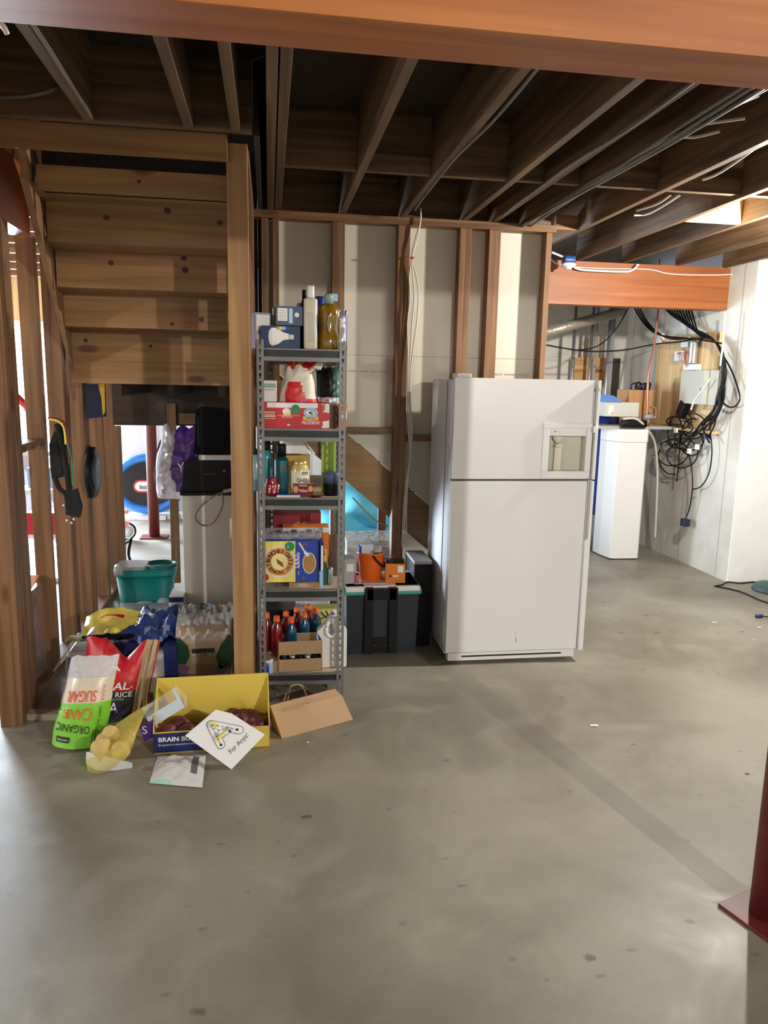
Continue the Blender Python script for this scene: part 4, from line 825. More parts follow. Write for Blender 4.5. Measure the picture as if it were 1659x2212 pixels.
# ================================================================== UTILITY CORNER
XW = 3.815
def ux(px, py, off=0.0): return atX(px, py, XW-off)
# plywood backing board
pts = [ux(1419, 742), ux(1562, 712), ux(1548, 915), ux(1412, 915)]
y0, y1 = pts[3].y, pts[1].y; z0, z1 = 1.255, 2.09
b = B().box(3.79, 3.815, y1, y0, z0, z1, wood('plywood_board', (0.56, 0.35, 0.15), (0.8, 0.58, 0.32), 2, knotcol=(0.32, 0.15, 0.05)))
tag(b.build('backing_board', recenter=True), 'knotty plywood backing board on the utility corner wall behind the grey panel', 'board')
# electrical panel
a = ux(1478, 800, 0.09); c_ = ux(1524, 875, 0.09)
r = thing('electrical_panel', 'grey metal panel box with a keyhole on the plywood board', 'panel', (3.745, (a.y+c_.y)/2, c_.z))
hw = (a.y-c_.y)/2; hh = a.z-c_.z; PG = plain('panel_grey', (0.5, 0.5, 0.44), 0.45)
b = B().box(-0.0, 0.044, -hw-0.1, hw, 0, hh, PG); b.build('body', r, bevel=0.004)
b = B().box(-0.045, -0.001, -hw+0.02, hw, 0.005, hh-0.005, PG); b.box(-0.047, -0.045, -hw+0.05, -hw+0.06, hh*0.42, hh*0.48, INK); b.build('panel_door', r, bevel=0.004)
r = thing('junction_box', 'white junction box at the top of the grey panel', 'box', (3.77, ux(1505, 792).y, hh+c_.z+0.003)); B().box(-0.03, 0.02, -0.12, 0.1, 0, 0.05, WPLAS).build('body', r)
r = thing('water_filter', 'clear ribbed filter canister standing over the white junction box', 'filter', (3.75, ux(1513, 760).y, hh+c_.z+0.056)); B().lathe([(0.04, 0), (0.042, 0.01), (0.038, 0.08), (0.042, 0.1), (0.038, 0.18), (0.042, 0.19)], CHROME, n=16).build('body', r); B().lathe([(0.046, 0.19), (0.046, 0.21), (0.02, 0.22)], GREYP, n=16).build('cap', r)
for i, (px, py, lab) in enumerate(((1468, 768, 'white terminal box with red wires on the plywood board'), (1483, 738, 'white terminal box near the top of the plywood board'), (1424, 730, 'small white clip box at the left of the plywood board'))):
    q_ = ux(px, py, 0.05); r = thing('terminal_box', lab, 'box', (3.765, q_.y, q_.z-0.05)); B().box(-0.02, 0.024, -0.06, 0.06, 0, 0.09, WPLAS).build('body', r, bevel=0.003)
b = B()
for k in range(5): b.tube([ux(1462+k, 762, 0.08), ux(1475+2*k, 770-2*k, 0.11), ux(1482, 778, 0.1), ux(1483, 792+k, 0.07)], 0.002, RED if k % 2 else COPPER)
tag(b.build('red_wires', recenter=True), 'tuft of thin red wires hanging between terminal boxes', 'wire')
# lower ledge board and PCB
b = B().box(3.74, 3.815, 5.85, 6.9, 1.225, 1.25, PLY); tag(b.build('ledge_board', recenter=True), 'narrow wooden ledge under the plywood board', 'board')
# wooden crate on shelf
a = atY(1395, 917, 6.75)
r = thing('wooden_crate', 'upright wooden crate box of brown boards beside the plywood board', 'crate', (3.50, 6.72, a.z))
b = B().box(-0.15, 0.1, -0.1, 0.15, 0, 0.33, wood('crate_wood', (0.36, 0.17, 0.06), (0.52, 0.29, 0.12), 2)); b.build('body', r, bevel=0.004)
b = B()
for k in range(4): b.tube([(-0.1+0.04*k, -0.05, 0.31), (-0.12+0.05*k, -0.07, 0.37+0.02*(k % 2)), (-0.05+0.05*k, -0.02, 0.39), (0.0+0.03*k, 0.0, 0.31)], 0.008, [NAVY, DARK][k % 2])
b.build('hose_coil', r)
b = B().box(2.9, 3.81, 6.5, 7.3, a.z-0.03, a.z-0.004, plain('shelf_grey', (0.42, 0.42, 0.4), 0.6))
tag(b.build('utility_shelf', recenter=True), 'grey worktop behind the white softener cabinet, carrying crate and tank head', 'shelf')
# grey transformer box and spray can
q_ = atY(1390, 865, 6.95); zc_ = a.z
r = thing('grey_box', 'dark grey upright box left of the wooden crate', 'box', (q_.x, 6.95, zc_+0.22)); B().box(-0.045, 0.045, -0.04, 0.04, -0.22, 0.17, plain('charcoal', (0.07, 0.07, 0.08), 0.5)).build('body', r, bevel=0.004)
q_ = atY(1374, 870, 6.88)
r = thing('spray_box', 'slim white and blue spray box left of the dark grey box', 'box', (q_.x, 6.87, zc_+0.17)); b = B().box(-0.025, 0.025, -0.02, 0.02, -0.17, 0.14, plain('pale_grey', (0.5, 0.52, 0.58), 0.4)); b.box(-0.0255, 0.0255, -0.021, -0.0195, -0.03, 0.0, BLUE).box(-0.0255, 0.0255, -0.021, -0.0195, -0.06, -0.035, plain('pinkish', (0.7, 0.2, 0.3), 0.4)); b.build('body', r)
# softener cabinet
zs = 1.225
r = thing('water_softener', 'tall narrow white softener cabinet right of the refrigerator', 'water softener', (3.27, 6.38, 0))
b = B(); cab = [(-0.13, 0.2), (-0.10, 0.02), (-0.06, 0.0), (0.165, 0.0), (0.19, 0.03), (0.19, 0.34), (-0.13, 0.34)]
b.prism([(x, y, 0.012) for x, y in cab][::-1], (0, 0, zs-0.13), WPLAS); b.build('body', r, bevel=0.006)
b = B(); b.prism([(x*1.03, y-0.003, zs-0.115) for x, y in cab][::-1], (0, 0, 0.115), WPLAS); b.build('lid', r, bevel=0.008)
B().box(-0.1, 0.17, 0.02, 0.32, 0, 0.012, DARK).build('base', r)
# pressure tank and control head
q_ = atY(1318, 900, 6.9)
r = thing('pressure_tank', 'blue tank seen between refrigerator and white softener cabinet', 'tank', (q_.x-0.02, 6.95, 0)); B().lathe([(0.15, 0.35), (0.17, 0.4), (0.17, 1.25), (0.14, 1.33)], plain('tank_blue', (0.01, 0.05, 0.3), 0.3, coat=0.5), n=28).build('shell', r); B().lathe([(0.15, 0), (0.15, 0.36)], GREYP, n=28).build('base', r)
q_ = atY(1345, 885, 6.7)
r = thing('control_head', 'pale grey valve head with a blue lid and red light on the blue tank', 'control unit', (q_.x-0.1, 6.62, 1.335))
b = B().box(-0.16, 0.17, -0.1, 0.12, 0, 0.13, plain('head_grey', (0.6, 0.6, 0.56), 0.45)); b.box(-0.13, -0.08, -0.101, -0.099, 0.02, 0.1, WPLAS); b.blob((-0.09, -0.102, 0.03), (0.008, 0.003, 0.008), plain('red_led', (0.8, 0.05, 0.15), 0.3), n=8); b.build('body', r, bevel=0.006)
b = B(); b.prism([(-0.17, -0.11, 0.13), (0.0, -0.11, 0.13), (-0.09, -0.11, 0.19), (-0.17, -0.11, 0.2)], (0, 0.2, 0), plain('lid_blue', (0.1, 0.22, 0.6), 0.4)); b.build('lid', r, bevel=0.004)
q_ = atY(1375, 895, 6.45)
r = thing('bypass_valve', 'black plastic bypass valve in front of the control head', 'valve', (q_.x, 6.45, 1.24)); b = B().rbox(-0.14, 0.1, -0.04, 0.04, 0, 0.07, 0.02, DARK, zr=0.01).cyl((-0.05, 0, 0.07), (-0.05, 0, 0.1), 0.02, DARK).cyl((0.08, 0, 0.1), (0.16, 0, 0.1), 0.024, GREYP); b.build('body', r)
# pipes
b = B().tube([atY(1398, 865, 6.5), atY(1402, 800, 6.55), atY(1414, 740, 6.6), atY(1422, 660, 6.65), atY(1424, 560, 6.7)], 0.011, COPPER, n=8); b.tube([atY(1398, 865, 6.5), atY(1397, 905, 6.48)], 0.011, COPPER); b.tube([atY(1405, 880, 6.45), atY(1416, 882, 6.45), atY(1416, 900, 6.45), atY(1404, 905, 6.45)], 0.01, COPPER, n=8)
tag(b.build('copper_pipe', recenter=True), 'thin copper pipe rising from the softener valve to the ceiling', 'pipe')
for i, (px, pb) in enumerate(((1245, 820), (1287, 820), (1300, 830), (1321, 860), (1328, 870), (1337, 870))):
    q1 = atY(px, 655, 7.3); b = B().cyl((q1.x, 7.3+0.04*(i % 3), 0.0), (q1.x, 7.3+0.04*(i % 3), 2.7), 0.017, [CHROME, CHROME, GREYP, CHROME, GREYP, GREYP][i], 12)
    tag(b.build('conduit', recenter=True), 'vertical metal pipe on the far utility wall, %s right of the partition end' % ords[i], 'pipe', 'vertical pipes on the far utility wall')
q_ = atY(1283, 800, 7.4); r = thing('wooden_board', 'orange brown board fixed behind the vertical pipes above the refrigerator', 'board', (q_.x+0.03, 7.5, 1.63)); B().box(-0.2, 0.22, 0, 0.04, 0, 0.27, wood('cleat', (0.45, 0.24, 0.08), (0.68, 0.42, 0.18), 0)).build('board', r); B().box(0.22, 0.3, -0.01, 0.05, -0.3, 0.27, plain('dark_cleat', (0.03, 0.02, 0.015), 0.7)).build('dark_edge', r)
q_ = atY(1293, 755, 7.4); r = thing('wooden_board', 'small upright wooden piece above the orange brown board', 'board', (q_.x, 7.52, 1.9)); B().box(-0.05, 0.06, 0, 0.03, 0, 0.22, wood('cleat2', (0.42, 0.24, 0.1), (0.6, 0.38, 0.18), 2)).build('board', r)
b = B().cyl(atY(1165, 722, 6.6), atY(1345, 672, 7.0), 0.05, plain('foil_wrap', (0.36, 0.32, 0.25), 0.35, metal=0.4, bump=0.8, scale=30), 16); tag(b.build('wrapped_duct', recenter=True), 'foil wrapped pipe sloping under the ceiling behind the rear girder', 'duct')
# black cable runs
def cable(name, lab, runs, r, mat, cat='cable', n=6):
    b = B()
    for R_ in runs: b.tube(R_, r, mat, n=n)
    return tag(b.build(name, recenter=True), lab, cat)
U = lambda pts, off=0.06: [ux(px, py, off) for px, py in pts]
rj = random.Random(5)
cable('cable_bundle', 'thick bundle of black cables swooping from the ceiling down past the grey panel', [U([(1425+7*k, 650), (1450+6*k, 680+3*k), (1495+2*k, 708+2*k), (1535+k, 728+k), (1560+rj.uniform(-3, 4), 765), (1564+rj.uniform(-5, 5), 805), (1558+rj.uniform(-6, 7), 850), (1546+rj.uniform(-9, 9), 890), (1530+rj.uniform(-22, 14), 920), (1508+rj.uniform(-35, 30), 945+rj.uniform(-15, 20))], 0.07+0.012*(k % 4)) for k in range(10)], 0.0075, DARK)
cable('black_cable', 'slack black cable loops hanging below the girder toward the plywood board', [U([(1365+6*k, 655), (1385+5*k, 690), (1412+4*k, 718), (1450, 728+2*k), (1500, 732), (1560, 742)], 0.1) for k in range(3)], 0.008, DARK)
cable('black_cable', 'long thin black cable crossing the utility corner horizontally', [[atY(1178, 745, 6.6), atY(1260, 758, 6.6), atY(1340, 757, 6.6)] + U([(1418, 743), (1470, 738), (1530, 728)], 0.12)], 0.007, DARK)
cable('black_cable', 'thin black cable rising leftwards under the rear girder', [[atY(1240, 757, 6.7), atY(1290, 748, 6.7), atY(1330, 712, 6.7), atY(1360, 660, 6.7)]], 0.006, DARK)
cable('black_cable', 'big loop of black cable hanging on the wall right of the grey panel', [U([(1558, 762), (1580, 800), (1597, 850), (1595, 870), (1580, 880), (1562, 870), (1550, 845), (1545, 825), (1538, 822)], 0.04)], 0.007, DARK)
cable('white_cable', 'white cable angling down across the front of the grey panel', [U([(1567, 676), (1566, 690), (1562, 740), (1556, 790)], 0.12), U([(1534, 818), (1515, 845), (1500, 865), (1493, 885)], 0.12)], 0.008, WPLAS)
rnd = random.Random(11)
runs = []
for k in range(9):
    cx, cy = 1490+rnd.uniform(-40, 45), 925+rnd.uniform(-20, 50); rx, ry = rnd.uniform(14, 34), rnd.uniform(10, 34); a0 = rnd.uniform(0, 6)
    runs.append(U([(cx+rx*math.cos(a0+t*0.9), cy+ry*math.sin(a0+t*0.9)+t*1.5) for t in range(8)], 0.05+0.01*(k % 5)))
cable('cable_tangle', 'knot of tangled black cables below the plywood board', runs, 0.006, DARK)
cable('black_cable', 'black cable dropping from the tangle to a small square plug', [U([(1440, 955), (1455, 967), (1480, 970), (1492, 1000), (1496, 1050), (1490, 1095), (1482, 1118)], 0.06)], 0.006, DARK)
q_ = ux(1480, 1130, 0.06); r = thing('plug', 'small dark blue square plug at the lowest cable end on the utility wall', 'plug', (q_.x, q_.y, q_.z-0.03)); B().box(-0.03, 0.03, -0.035, 0.035, 0, 0.07, plain('plug_blue', (0.01, 0.015, 0.05), 0.4)).build('body', r, bevel=0.005)
cable('black_cable', 'long black cable arc hanging under the tangle to the right', [U([(1532, 930), (1538, 970), (1532, 1020), (1515, 1050), (1497, 1057)], 0.05), U([(1421, 975), (1424, 1000), (1440, 1022), (1458, 1024)], 0.05), U([(1470, 930), (1466, 1000), (1462, 1040)], 0.05)], 0.006, DARK)
q_ = ux(1475, 885, 0.1); r = thing('power_adapter', 'black power adapter brick held in the cable tangle', 'adapter', (q_.x, q_.y, q_.z)); B().box(-0.03, 0.03, -0.05, 0.05, -0.07, 0.07, DARK).build('body', r, rot=(0.5, 0, 0), bevel=0.006)
for px, py, lab in ((1506, 966, 'white plug tag hanging lowest in the cable tangle'), (1460, 930, 'white connector at the left of the cable tangle'), (1489, 975, 'cream connector hanging left of the white plug tag')):
    q_ = ux(px, py, 0.09); r = thing('connector', lab, 'connector', (q_.x, q_.y, q_.z)); B().box(-0.01, 0.01, -0.02, 0.02, -0.02, 0.025, WPLAS).build('body', r)
cable('drain_hose', 'white hose curling from the softener head down to the floor by the wall', [[atY(1345, 905, 6.4), atY(1375, 905, 6.4), atY(1400, 930, 6.45), atY(1415, 960, 6.55), atY(1420, 1020, 6.6), atY(1418, 1090, 6.62), atY(1415, 1160, 6.65)]], 0.012, plain('hose_white', (0.62, 0.6, 0.52), 0.4), 'hose', 8)
q_ = ux(1420, 922, 0.02); r = thing('wall_outlet', 'white outlet plate low on the utility wall beside the softener', 'outlet', (3.805, q_.y, q_.z-0.05)); B().box(-0.01, 0.01, -0.05, 0.05, 0, 0.035, WPLAS).build('body', r)
# floor cable right
FZ = lambda pts, z=0.006: [atZ(px, py, z) for px, py in pts]
cable('floor_cable', 'thin black cable lying on the floor in front of the white wall', [FZ([(1544, 1266), (1560, 1263), (1572, 1257), (1600, 1260), (1628, 1257), (1634, 1262), (1636, 1273)]), FZ([(1544, 1266), (1575, 1272), (1605, 1280), (1640, 1296), (1672, 1306)])], 0.006, DARK)
q_ = atZ(1668, 1276, 0); r = thing('floor_mat', 'dark green round base at the right edge beside the floor cable', 'base', (q_.x+0.02, q_.y, 0)); B().lathe([(0.17, 0), (0.17, 0.02), (0.14, 0.05), (0.02, 0.07)], plain('bottle_green', (0.03, 0.07, 0.07), 0.5), n=28).build('shell', r)
q_ = atZ(1641, 1331, 0.012); r = thing('cable_plug', 'small navy cable plug on the floor at the right edge', 'plug', (q_.x, q_.y, 0.0)); B().cyl((-0.03, 0, 0.013), (0.02, 0, 0.013), 0.013, NAVY).tube([(0.02, 0, 0.013), (0.06, -0.01, 0.008), (0.14, -0.01, 0.006)], 0.004, DARK).build('body', r)
# floor scraps
for i, (px, py, lab, m, s) in enumerate(((1283, 1568, 'white scrap of foil on the floor in front of the refrigerator', PAPER, 0.02), (1543, 1345, 'curled white scrap on the floor near the utility corner', PAPER, 0.018), (1640, 1356, 'upper white crumb of paper at the right edge of the floor', PAPER, 0.014), (1630, 1383, 'lower white crumb of paper at the right edge of the floor', PAPER, 0.01), (1614, 1672, 'tiny red scrap on the floor left of the red column', RED, 0.01), (664, 1605, 'small white crumb below the brown paper bag', PAPER, 0.008))):
    q_ = atZ(px, py, 0); r = thing('paper_scrap', lab, 'scrap', (q_.x, q_.y, 0)); B().grid(lambda u, v: Vector(((u-0.5)*2*s, (v-0.5)*s, 0.002+0.006*abs(noise.noise(Vector((u*3+i, v*3, i)))))), 5, 4, m).build('body', r)
# cables at the ceiling
cable('white_cable', 'thin white cable draped along the rear girder face', [[atY(px, py, 5.91) for px, py in ((1190, 560), (1215, 574), (1300, 580), (1400, 582), (1450, 592), (1550, 594), (1659, 588), (1700, 584))]], 0.005, WPLAS)
cable('white_cable', 'thick white cable with a loose hooked end on the rear girder', [[atY(px, py, 5.88) for px, py in ((1192, 545), (1225, 560), (1245, 580), (1290, 585), (1350, 587), (1368, 582), (1379, 571))]], 0.009, WPLAS)
for k in range(3):
    cable('white_cable', 'white cable hanging down the partition beside the middle studs, %s strand' % ['left', 'middle', 'right'][k], [[atY(x_, y_, WY-0.02) for x_, y_ in ((909, 450+3*k), (908, 480), (900-2*k, 520), (890, 557), (884+8*k, 600), (886+9*k, 640), (880+10*k, 700), (882+3*k, 790), (880+3*k, 860), (882+4*k, 930), (886, 985+3*k), (877+2*k, 1040), (872+3*k, 1100), (868+5*k, 1180))]], 0.0045, plain('cable_white', (0.62, 0.58, 0.48), 0.5))
B2 = B().box(-0.01, 0.01, -0.006, 0.006, -0.006, 0.006, RED); q_ = atY(890, 557, WY-0.03); r = thing('cable_tie', 'red twist tie around the white cables on the partition', 'cable tie', q_); B2.build('body', r)
JC = plain('cable_grey', (0.13, 0.125, 0.11), 0.5)
for i, (x, dz, lab) in enumerate(((0.835, 0.006, 'grey cable stapled along the fourth ceiling joist'), (1.365, 0.006, 'grey cable clipped beside the sixth ceiling joist'), (-0.665, 0.006, 'grey cable along the leftmost visible ceiling joist'))):
    cable('joist_cable', lab, [[Vector((x+0.012*math.sin(3*y), y, ZJ-dz-0.004*math.sin(7*y))) for y in [1.7+0.25*k for k in range(7 if x < 0 else 12)]]], 0.006, JC)
cable('joist_cable', 'bundle of black and grey cables fastened along the seventh ceiling joist', [[Vector((1.585+0.02*math.sin(2*y+k)+0.01*(k-2), y, ZJ-0.008-0.006*(k % 3))) for y in [1.7+0.25*j for j in range(13)]] for k in range(5)], 0.007, JC)
cable('joist_cable', 'loose white cables looping out from the cable bundle near the front girder', [[atZ(px, py, 2.62) for px, py in R_] for R_ in ([(1440, 290), (1500, 270), (1560, 240), (1640, 205)], [(1462, 293), (1500, 296), (1555, 283)], [(1470, 280), (1520, 268), (1610, 255)])], 0.006, plain('cable_pale', (0.4, 0.38, 0.33), 0.5))
cable('joist_cable', 'drooping pale cables between two right-hand joists behind the blocking', [[atZ(px, py, 2.64) for px, py in R_] for R_ in ([(1370, 465), (1400, 462), (1440, 440), (1470, 420)], [(1375, 455), (1420, 440), (1450, 420)], [(1518, 388), (1560, 370), (1659, 300)])], 0.006, _M['cable_pale'])
cable('joist_cable', 'white cable crossing at the top left corner under the front girder', [[atY(-30, 20, 1.75), atY(5, 55, 1.75), atY(15, 72, 1.76)]], 0.006, WPLAS)
cable('joist_cable', 'grey cable slung between joists over the stair at the top left', [[atZ(0, 210, 2.66), atZ(60, 207, 2.66), atZ(110, 195, 2.68), atZ(130, 180, 2.72)]], 0.008, JC)
# ================================================================== FLOOR GROCERIES
# yellow display box
A = atZ(332, 1630, 0); Bq = atZ(583, 1613, 0); wy_ = (Bq-A).length; ang = math.atan2(Bq.y-A.y, Bq.x-A.x)
r = thing('display_box', 'yellow open display box with a navy front strip on the floor before the stair post', 'box', ((A.x+Bq.x)/2, (A.y+Bq.y)/2, 0), ang)
D, HB, HF, t = 0.2, 0.268, 0.1, 0.004
b = B(); x0, x1 = -wy_/2, wy_/2
b.box(x0, x1, D-t, D, 0, HB, YEL); b.box(x0, x1, 0, D, 0, t, YEL); b.box(x0, x1, 0, t, 0, HF, YEL)
for x in (x0, x1-t): b.prism([(x, 0, 0), (x, 0, HF), (x, 0.02, HF+0.03), (x, D, HB), (x, D, 0)], (t, 0, 0), YEL)
b.build('body', r)
b = B(); Fb = Frame((x0, -0.0012, 0), (1, 0, 0), (0, 0, 1)); b.box(x0, x0+wy_*0.62, -0.001, 0, 0.006, HF-0.004, NAVY)
b.text(Fb, 'BRAIN BUILDING', 0.022, 0.056, 0.022, WINK, l=0.001, center=False, width=0.235, bold=0.03); b.text(Fb, 'Expert-recommended play', 0.022, 0.035, 0.012, WINK, l=0.001, center=False, width=0.235)
b.build('printed_front', r)
for i, (x, y, z_, rr) in enumerate(((-0.2, 0.06, 0.06, 0.055), (-0.11, 0.055, 0.058, 0.05), (-0.02, 0.09, 0.06, 0.052), (-0.15, 0.135, 0.06, 0.05), (0.09, 0.09, 0.06, 0.052), (0.16, 0.12, 0.072, 0.055), (0.21, 0.09, 0.062, 0.048), (0.1, 0.15, 0.075, 0.05))):
    c, s_ = math.cos(ang), math.sin(ang)
    o = B().blob((0, 0, rr*0.9), (rr*1.05, rr*0.9, rr*0.9), plain('beet_skin', (0.1, 0.02, 0.022), 0.45, var=0.5, scale=30), i, 0.12, 18).build('red_onion', None, ((A.x+Bq.x)/2 + x*c - y*s_, (A.y+Bq.y)/2 + x*s_ + y*c, z_-rr*0.9))
    tag(o, 'dark red onion in the yellow display box, ' + ['front left corner', 'second along the front from the left', 'middle, behind the white card', 'left, behind the two front ones', 'right of the middle', 'at the right, piled on top', 'against the right side panel', 'rear right, touching the back panel'][i], 'onion', 'dark red onions in the yellow box')
# white card with the letter
p0 = atZ(500, 1662, 0.002); tl = 0.72; nrm = Vector((0.06, -1, tl)).normalized()
cp = lambda px, py, l=0.0: onP(px, py, p0, nrm) + nrm*l*1.0
b = B(); ct = [cp(500, 1662), cp(400, 1589), cp(466, 1533), cp(500, 1541), cp(572, 1587)]
b.prism(ct, -nrm*0.002, PAPER)
def stroke(pts, w, mat, l):
    for (a, c_) in zip(pts[:-1], pts[1:]):
        pa, pb = cp(*a, l), cp(*c_, l); d = (pb-pa).normalized(); s_ = nrm.cross(d).normalized(); q = []
        for ctr, d0 in ((pb, 1), (pa, -1)):
            for k in range(9):
                a_ = -PI/2 + PI*k/8; q.append(ctr + (d*math.cos(a_)*d0 + s_*math.sin(a_)*d0)*w)
        b.add(q, [tuple(range(18))], mat)
AP, F1, F2_, C1, C2 = (455, 1565), (477, 1609), (517, 1577), (468, 1592), (494, 1574)
for seg in ((AP, F1), (AP, F2_), (C1, C2)): stroke(seg, 0.0178, INK, 0.001)
for seg in ((AP, F1), (AP, F2_), (C1, C2)): stroke(seg, 0.0155, WINK, 0.0016)
for seg in (((457, 1562), (470, 1567)), ((468, 1597), (472, 1602)), ((474, 1592), (484, 1585))): stroke(seg, 0.006, YEL2, 0.0022)
for a, c_ in ((AP, F1), (AP, F2_), (C1, C2)):
    for k in range(6):
        t0 = k/6+0.03; t1 = t0+0.09; stroke(((a[0]+(c_[0]-a[0])*t0, a[1]+(c_[1]-a[1])*t0), (a[0]+(c_[0]-a[0])*t1, a[1]+(c_[1]-a[1])*t1)), 0.0012, INK, 0.0028)
    stroke((c_, c_), 0.0001, INK, 0.003) if False else None
for q in (F1, (512, 1576), (496, 1579)): stroke((q, (q[0]+0.8, q[1]+0.8)), 0.005, INK, 0.003)
pa, pb = cp(502, 1631), cp(542, 1590); uu = (pb-pa).normalized(); vv = nrm.cross(uu).normalized(); Fc = Frame(pa, uu, vv)
b.text(Fc, 'For Anya!', 0, 0.0, 0.027, INK, l=0.0014, center=False, width=(pb-pa).length*0.95, bold=-0.004)
tag(b.build('paper_card', recenter=True), 'square white card with a big outlined letter leaning on the yellow display box', 'card')
# brown paper bag
r_ = [atZ(609, 1597, 0.0), atZ(763, 1556, 0.0), atZ(740, 1503, 0.115), atZ(588, 1539, 0.105), atZ(583, 1523, 0.125), atZ(723, 1487, 0.13)]
bk = [Vector((r_[4].x-0.01, r_[4].y+0.1, 0.0)), Vector((r_[5].x+0.06, r_[5].y+0.08, 0.0))]
o_ = Vector((0.19, 3.36, 0)); v = [q-o_ for q in r_+bk]
r = thing('paper_bag', 'brown kraft paper bag lying on its side on the floor below the shelving unit', 'bag', o_)
b = B(); b.add(v, [(0, 1, 2, 3), (3, 2, 5, 4), (4, 5, 7, 6), (0, 3, 4, 6), (1, 7, 5, 2), (0, 6, 7, 1)], KRAFT); b.build('body', r, bevel=0.004)
b = B(); nf = (v[1]-v[0]).cross(v[3]-v[0]).normalized()
pf = lambda a, c_, l=0.001: v[0].lerp(v[1], a).lerp(v[3].lerp(v[2], a), c_) + nf*l
b.add([pf(0.12, 0.93), pf(0.42, 0.93), pf(0.42, 0.998), pf(0.12, 0.998)], [(0, 1, 2, 3)], plain('kraft_patch', (0.4, 0.26, 0.14), 0.85)); b.build('handle_patch', r)
W_ = lambda px, py, y: atY(px, py, y)-o_
b = B(); b.tube([v[3].lerp(v[2], 0.18), W_(622, 1510, 3.37), W_(628, 1485, 3.38), W_(645, 1479, 3.4), W_(658, 1492, 3.42), v[3].lerp(v[2], 0.5)+Vector((0, 0, 0.0))], 0.003, plain('twine', (0.36, 0.23, 0.12), 0.85)); b.build('handle', r)
b = B(); b.tube([v[4].lerp(v[5], 0.2), W_(618, 1500, 3.55), W_(626, 1482, 3.56), W_(650, 1480, 3.58), W_(668, 1493, 3.6), v[4].lerp(v[5], 0.7)], 0.003, _M['twine']); b.build('handle', r)
# sugar bag
p = atZ(137, 1640, 0); r = thing('sugar_bag', 'plastic sack of organic cane sugar standing upside down at the front left', 'bag', (p.x+0.03, p.y+0.12, 0), 0.0)
WS, HS = 0.215, 0.4
def sh(u, v_, x, z_): return x*(1.05-0.12*v_) + 0.075*v_, z_*0.985 + (0.035*(0.5-u) if v_ < 0.4 else 0)
b = B().pillow(WS, HS, 0.13, LIME, lambda u, v_: (LIME if v_ < 0.5 else plain('sugar', (0.72, 0.64, 0.5), 0.35, coat=0.6) if v_ < 0.78 else MILKY), crease=0.01, seed=21, shape=sh, nu=22, nv=26)
fr = b._front
b.wraptext('ORGANIC', 0.4, 0.22, 0.034, INK, 0.14, fr, WS, HS, PI, 0.0, 0.004); b.wraptext('CANE', 0.42, 0.38, 0.05, plain('orange_ink', (0.75, 0.16, 0.02), 0.5), 0.115, fr, WS, HS, PI, 0.01, 0.004)
b.wraptext('SUGAR', 0.44, 0.575, 0.05, plain('coral_ink', (0.75, 0.1, 0.04), 0.5), 0.13, fr, WS, HS, PI, 0.01, 0.004); b.wraptext('NET WT 10 LB', 0.84, 0.3, 0.009, INK, 0.12, fr, WS, HS, PI/2+PI, 0.0, 0.004); b.wraptext('SUGAR', 0.86, 0.6, 0.012, _M['orange_ink'], 0.07, fr, WS, HS, PI/2+PI, 0.0, 0.004)
b.grid(lambda u, v_: fr(0.12+0.26*u, 0.06+0.06*v_)+Vector((0, -0.0035, 0)), 5, 2, INK); b.wraptext('MADE TRADE', 0.25, 0.09, 0.008, WINK, 0.045, fr, WS, HS, PI, 0.0, 0.006)
for k in range(3): b.grid(lambda u, v_: fr(0.78+0.05*k+0.015*u, 0.03+0.2*v_)+Vector((0, -0.0035, 0)), 1, 6, INK)
b.build('body', r, rot=(-0.2, 0, 0))
# rice sack
p = atY(250, 1560, 3.5); r = thing('rice_sack', 'red and black sack of rice slumped behind the sugar and the netted potatoes', 'sack', (p.x, 3.5, 0), 0.0)
WR, HR = 0.27, 0.37; TAN = plain('tan_burlap', (0.5, 0.37, 0.22), 0.8)
def shr(u, v_, x, z_):
    x = x*(0.86+0.32*v_)+0.045*v_-0.01
    notch = 0.085*max(0, 1-abs(u-0.58)/0.3)*max(0, (v_-0.6)/0.4)
    return x, z_-notch + (0.02 if u < 0.3 and v_ > 0.7 else 0)
def pr(u, v_):
    if u > 0.86: return TAN
    return RED if v_ > 0.40 else plain('sack_black', (0.015, 0.014, 0.02), 0.55)
b = B().pillow(WR, HR, 0.16, RED, pr, crease=0.014, seed=31, shape=shr, nu=24, nv=26, narrow=0.0)
fr = b._front
b.wraptext('ROYAL', 0.42, 0.455, 0.036, WINK, 0.19, fr, WR, HR, 0, 0.02, 0.005); b.wraptext('R', 0.8, 0.435, 0.011, WINK, 0.011, fr, WR, HR, 0, 0, 0.005); b.wraptext('BASMATI RICE', 0.42, 0.345, 0.026, WINK, 0.22, fr, WR, HR, 0, 0.015, 0.005); b.wraptext('FROM THE HIMALAYAS', 0.43, 0.285, 0.009, CREAM, 0.15, fr, WR, HR, 0, 0, 0.005)
for k in range(7): b.wraptext('|', 0.42+0.02*k, 0.76-0.008*k, 0.02+0.006*(k % 3), CREAM if k > 2 else NAVY, 0.006, fr, WR, HR, 0.3, 0.02, 0.005)
rs = [(0.44+0.16*math.cos(PI*t/10), 0.52+0.15*math.sin(PI*t/10)) for t in range(11)]
for (a, c_), (e, g) in zip(rs[:-1], rs[1:]): b.grid(lambda u, v_: fr(a+(e-a)*u, c_+(g-c_)*u+0.008*v_)+Vector((0, -0.004, 0)), 1, 1, plain('pink_line', (0.6, 0.2, 0.2), 0.5))
b.grid(lambda u, v_: fr(0.42+0.05*u, 0.52+0.09*v_)+Vector((0, -0.005, 0)), 3, 3, BROWN)
for k in range(5): b.wraptext('A', 0.25+0.1*k, 0.16+0.02*(k % 2), 0.05, WINK if k % 2 else PURP, 0.04, fr, WR, HR, 0, 0.0, 0.005)
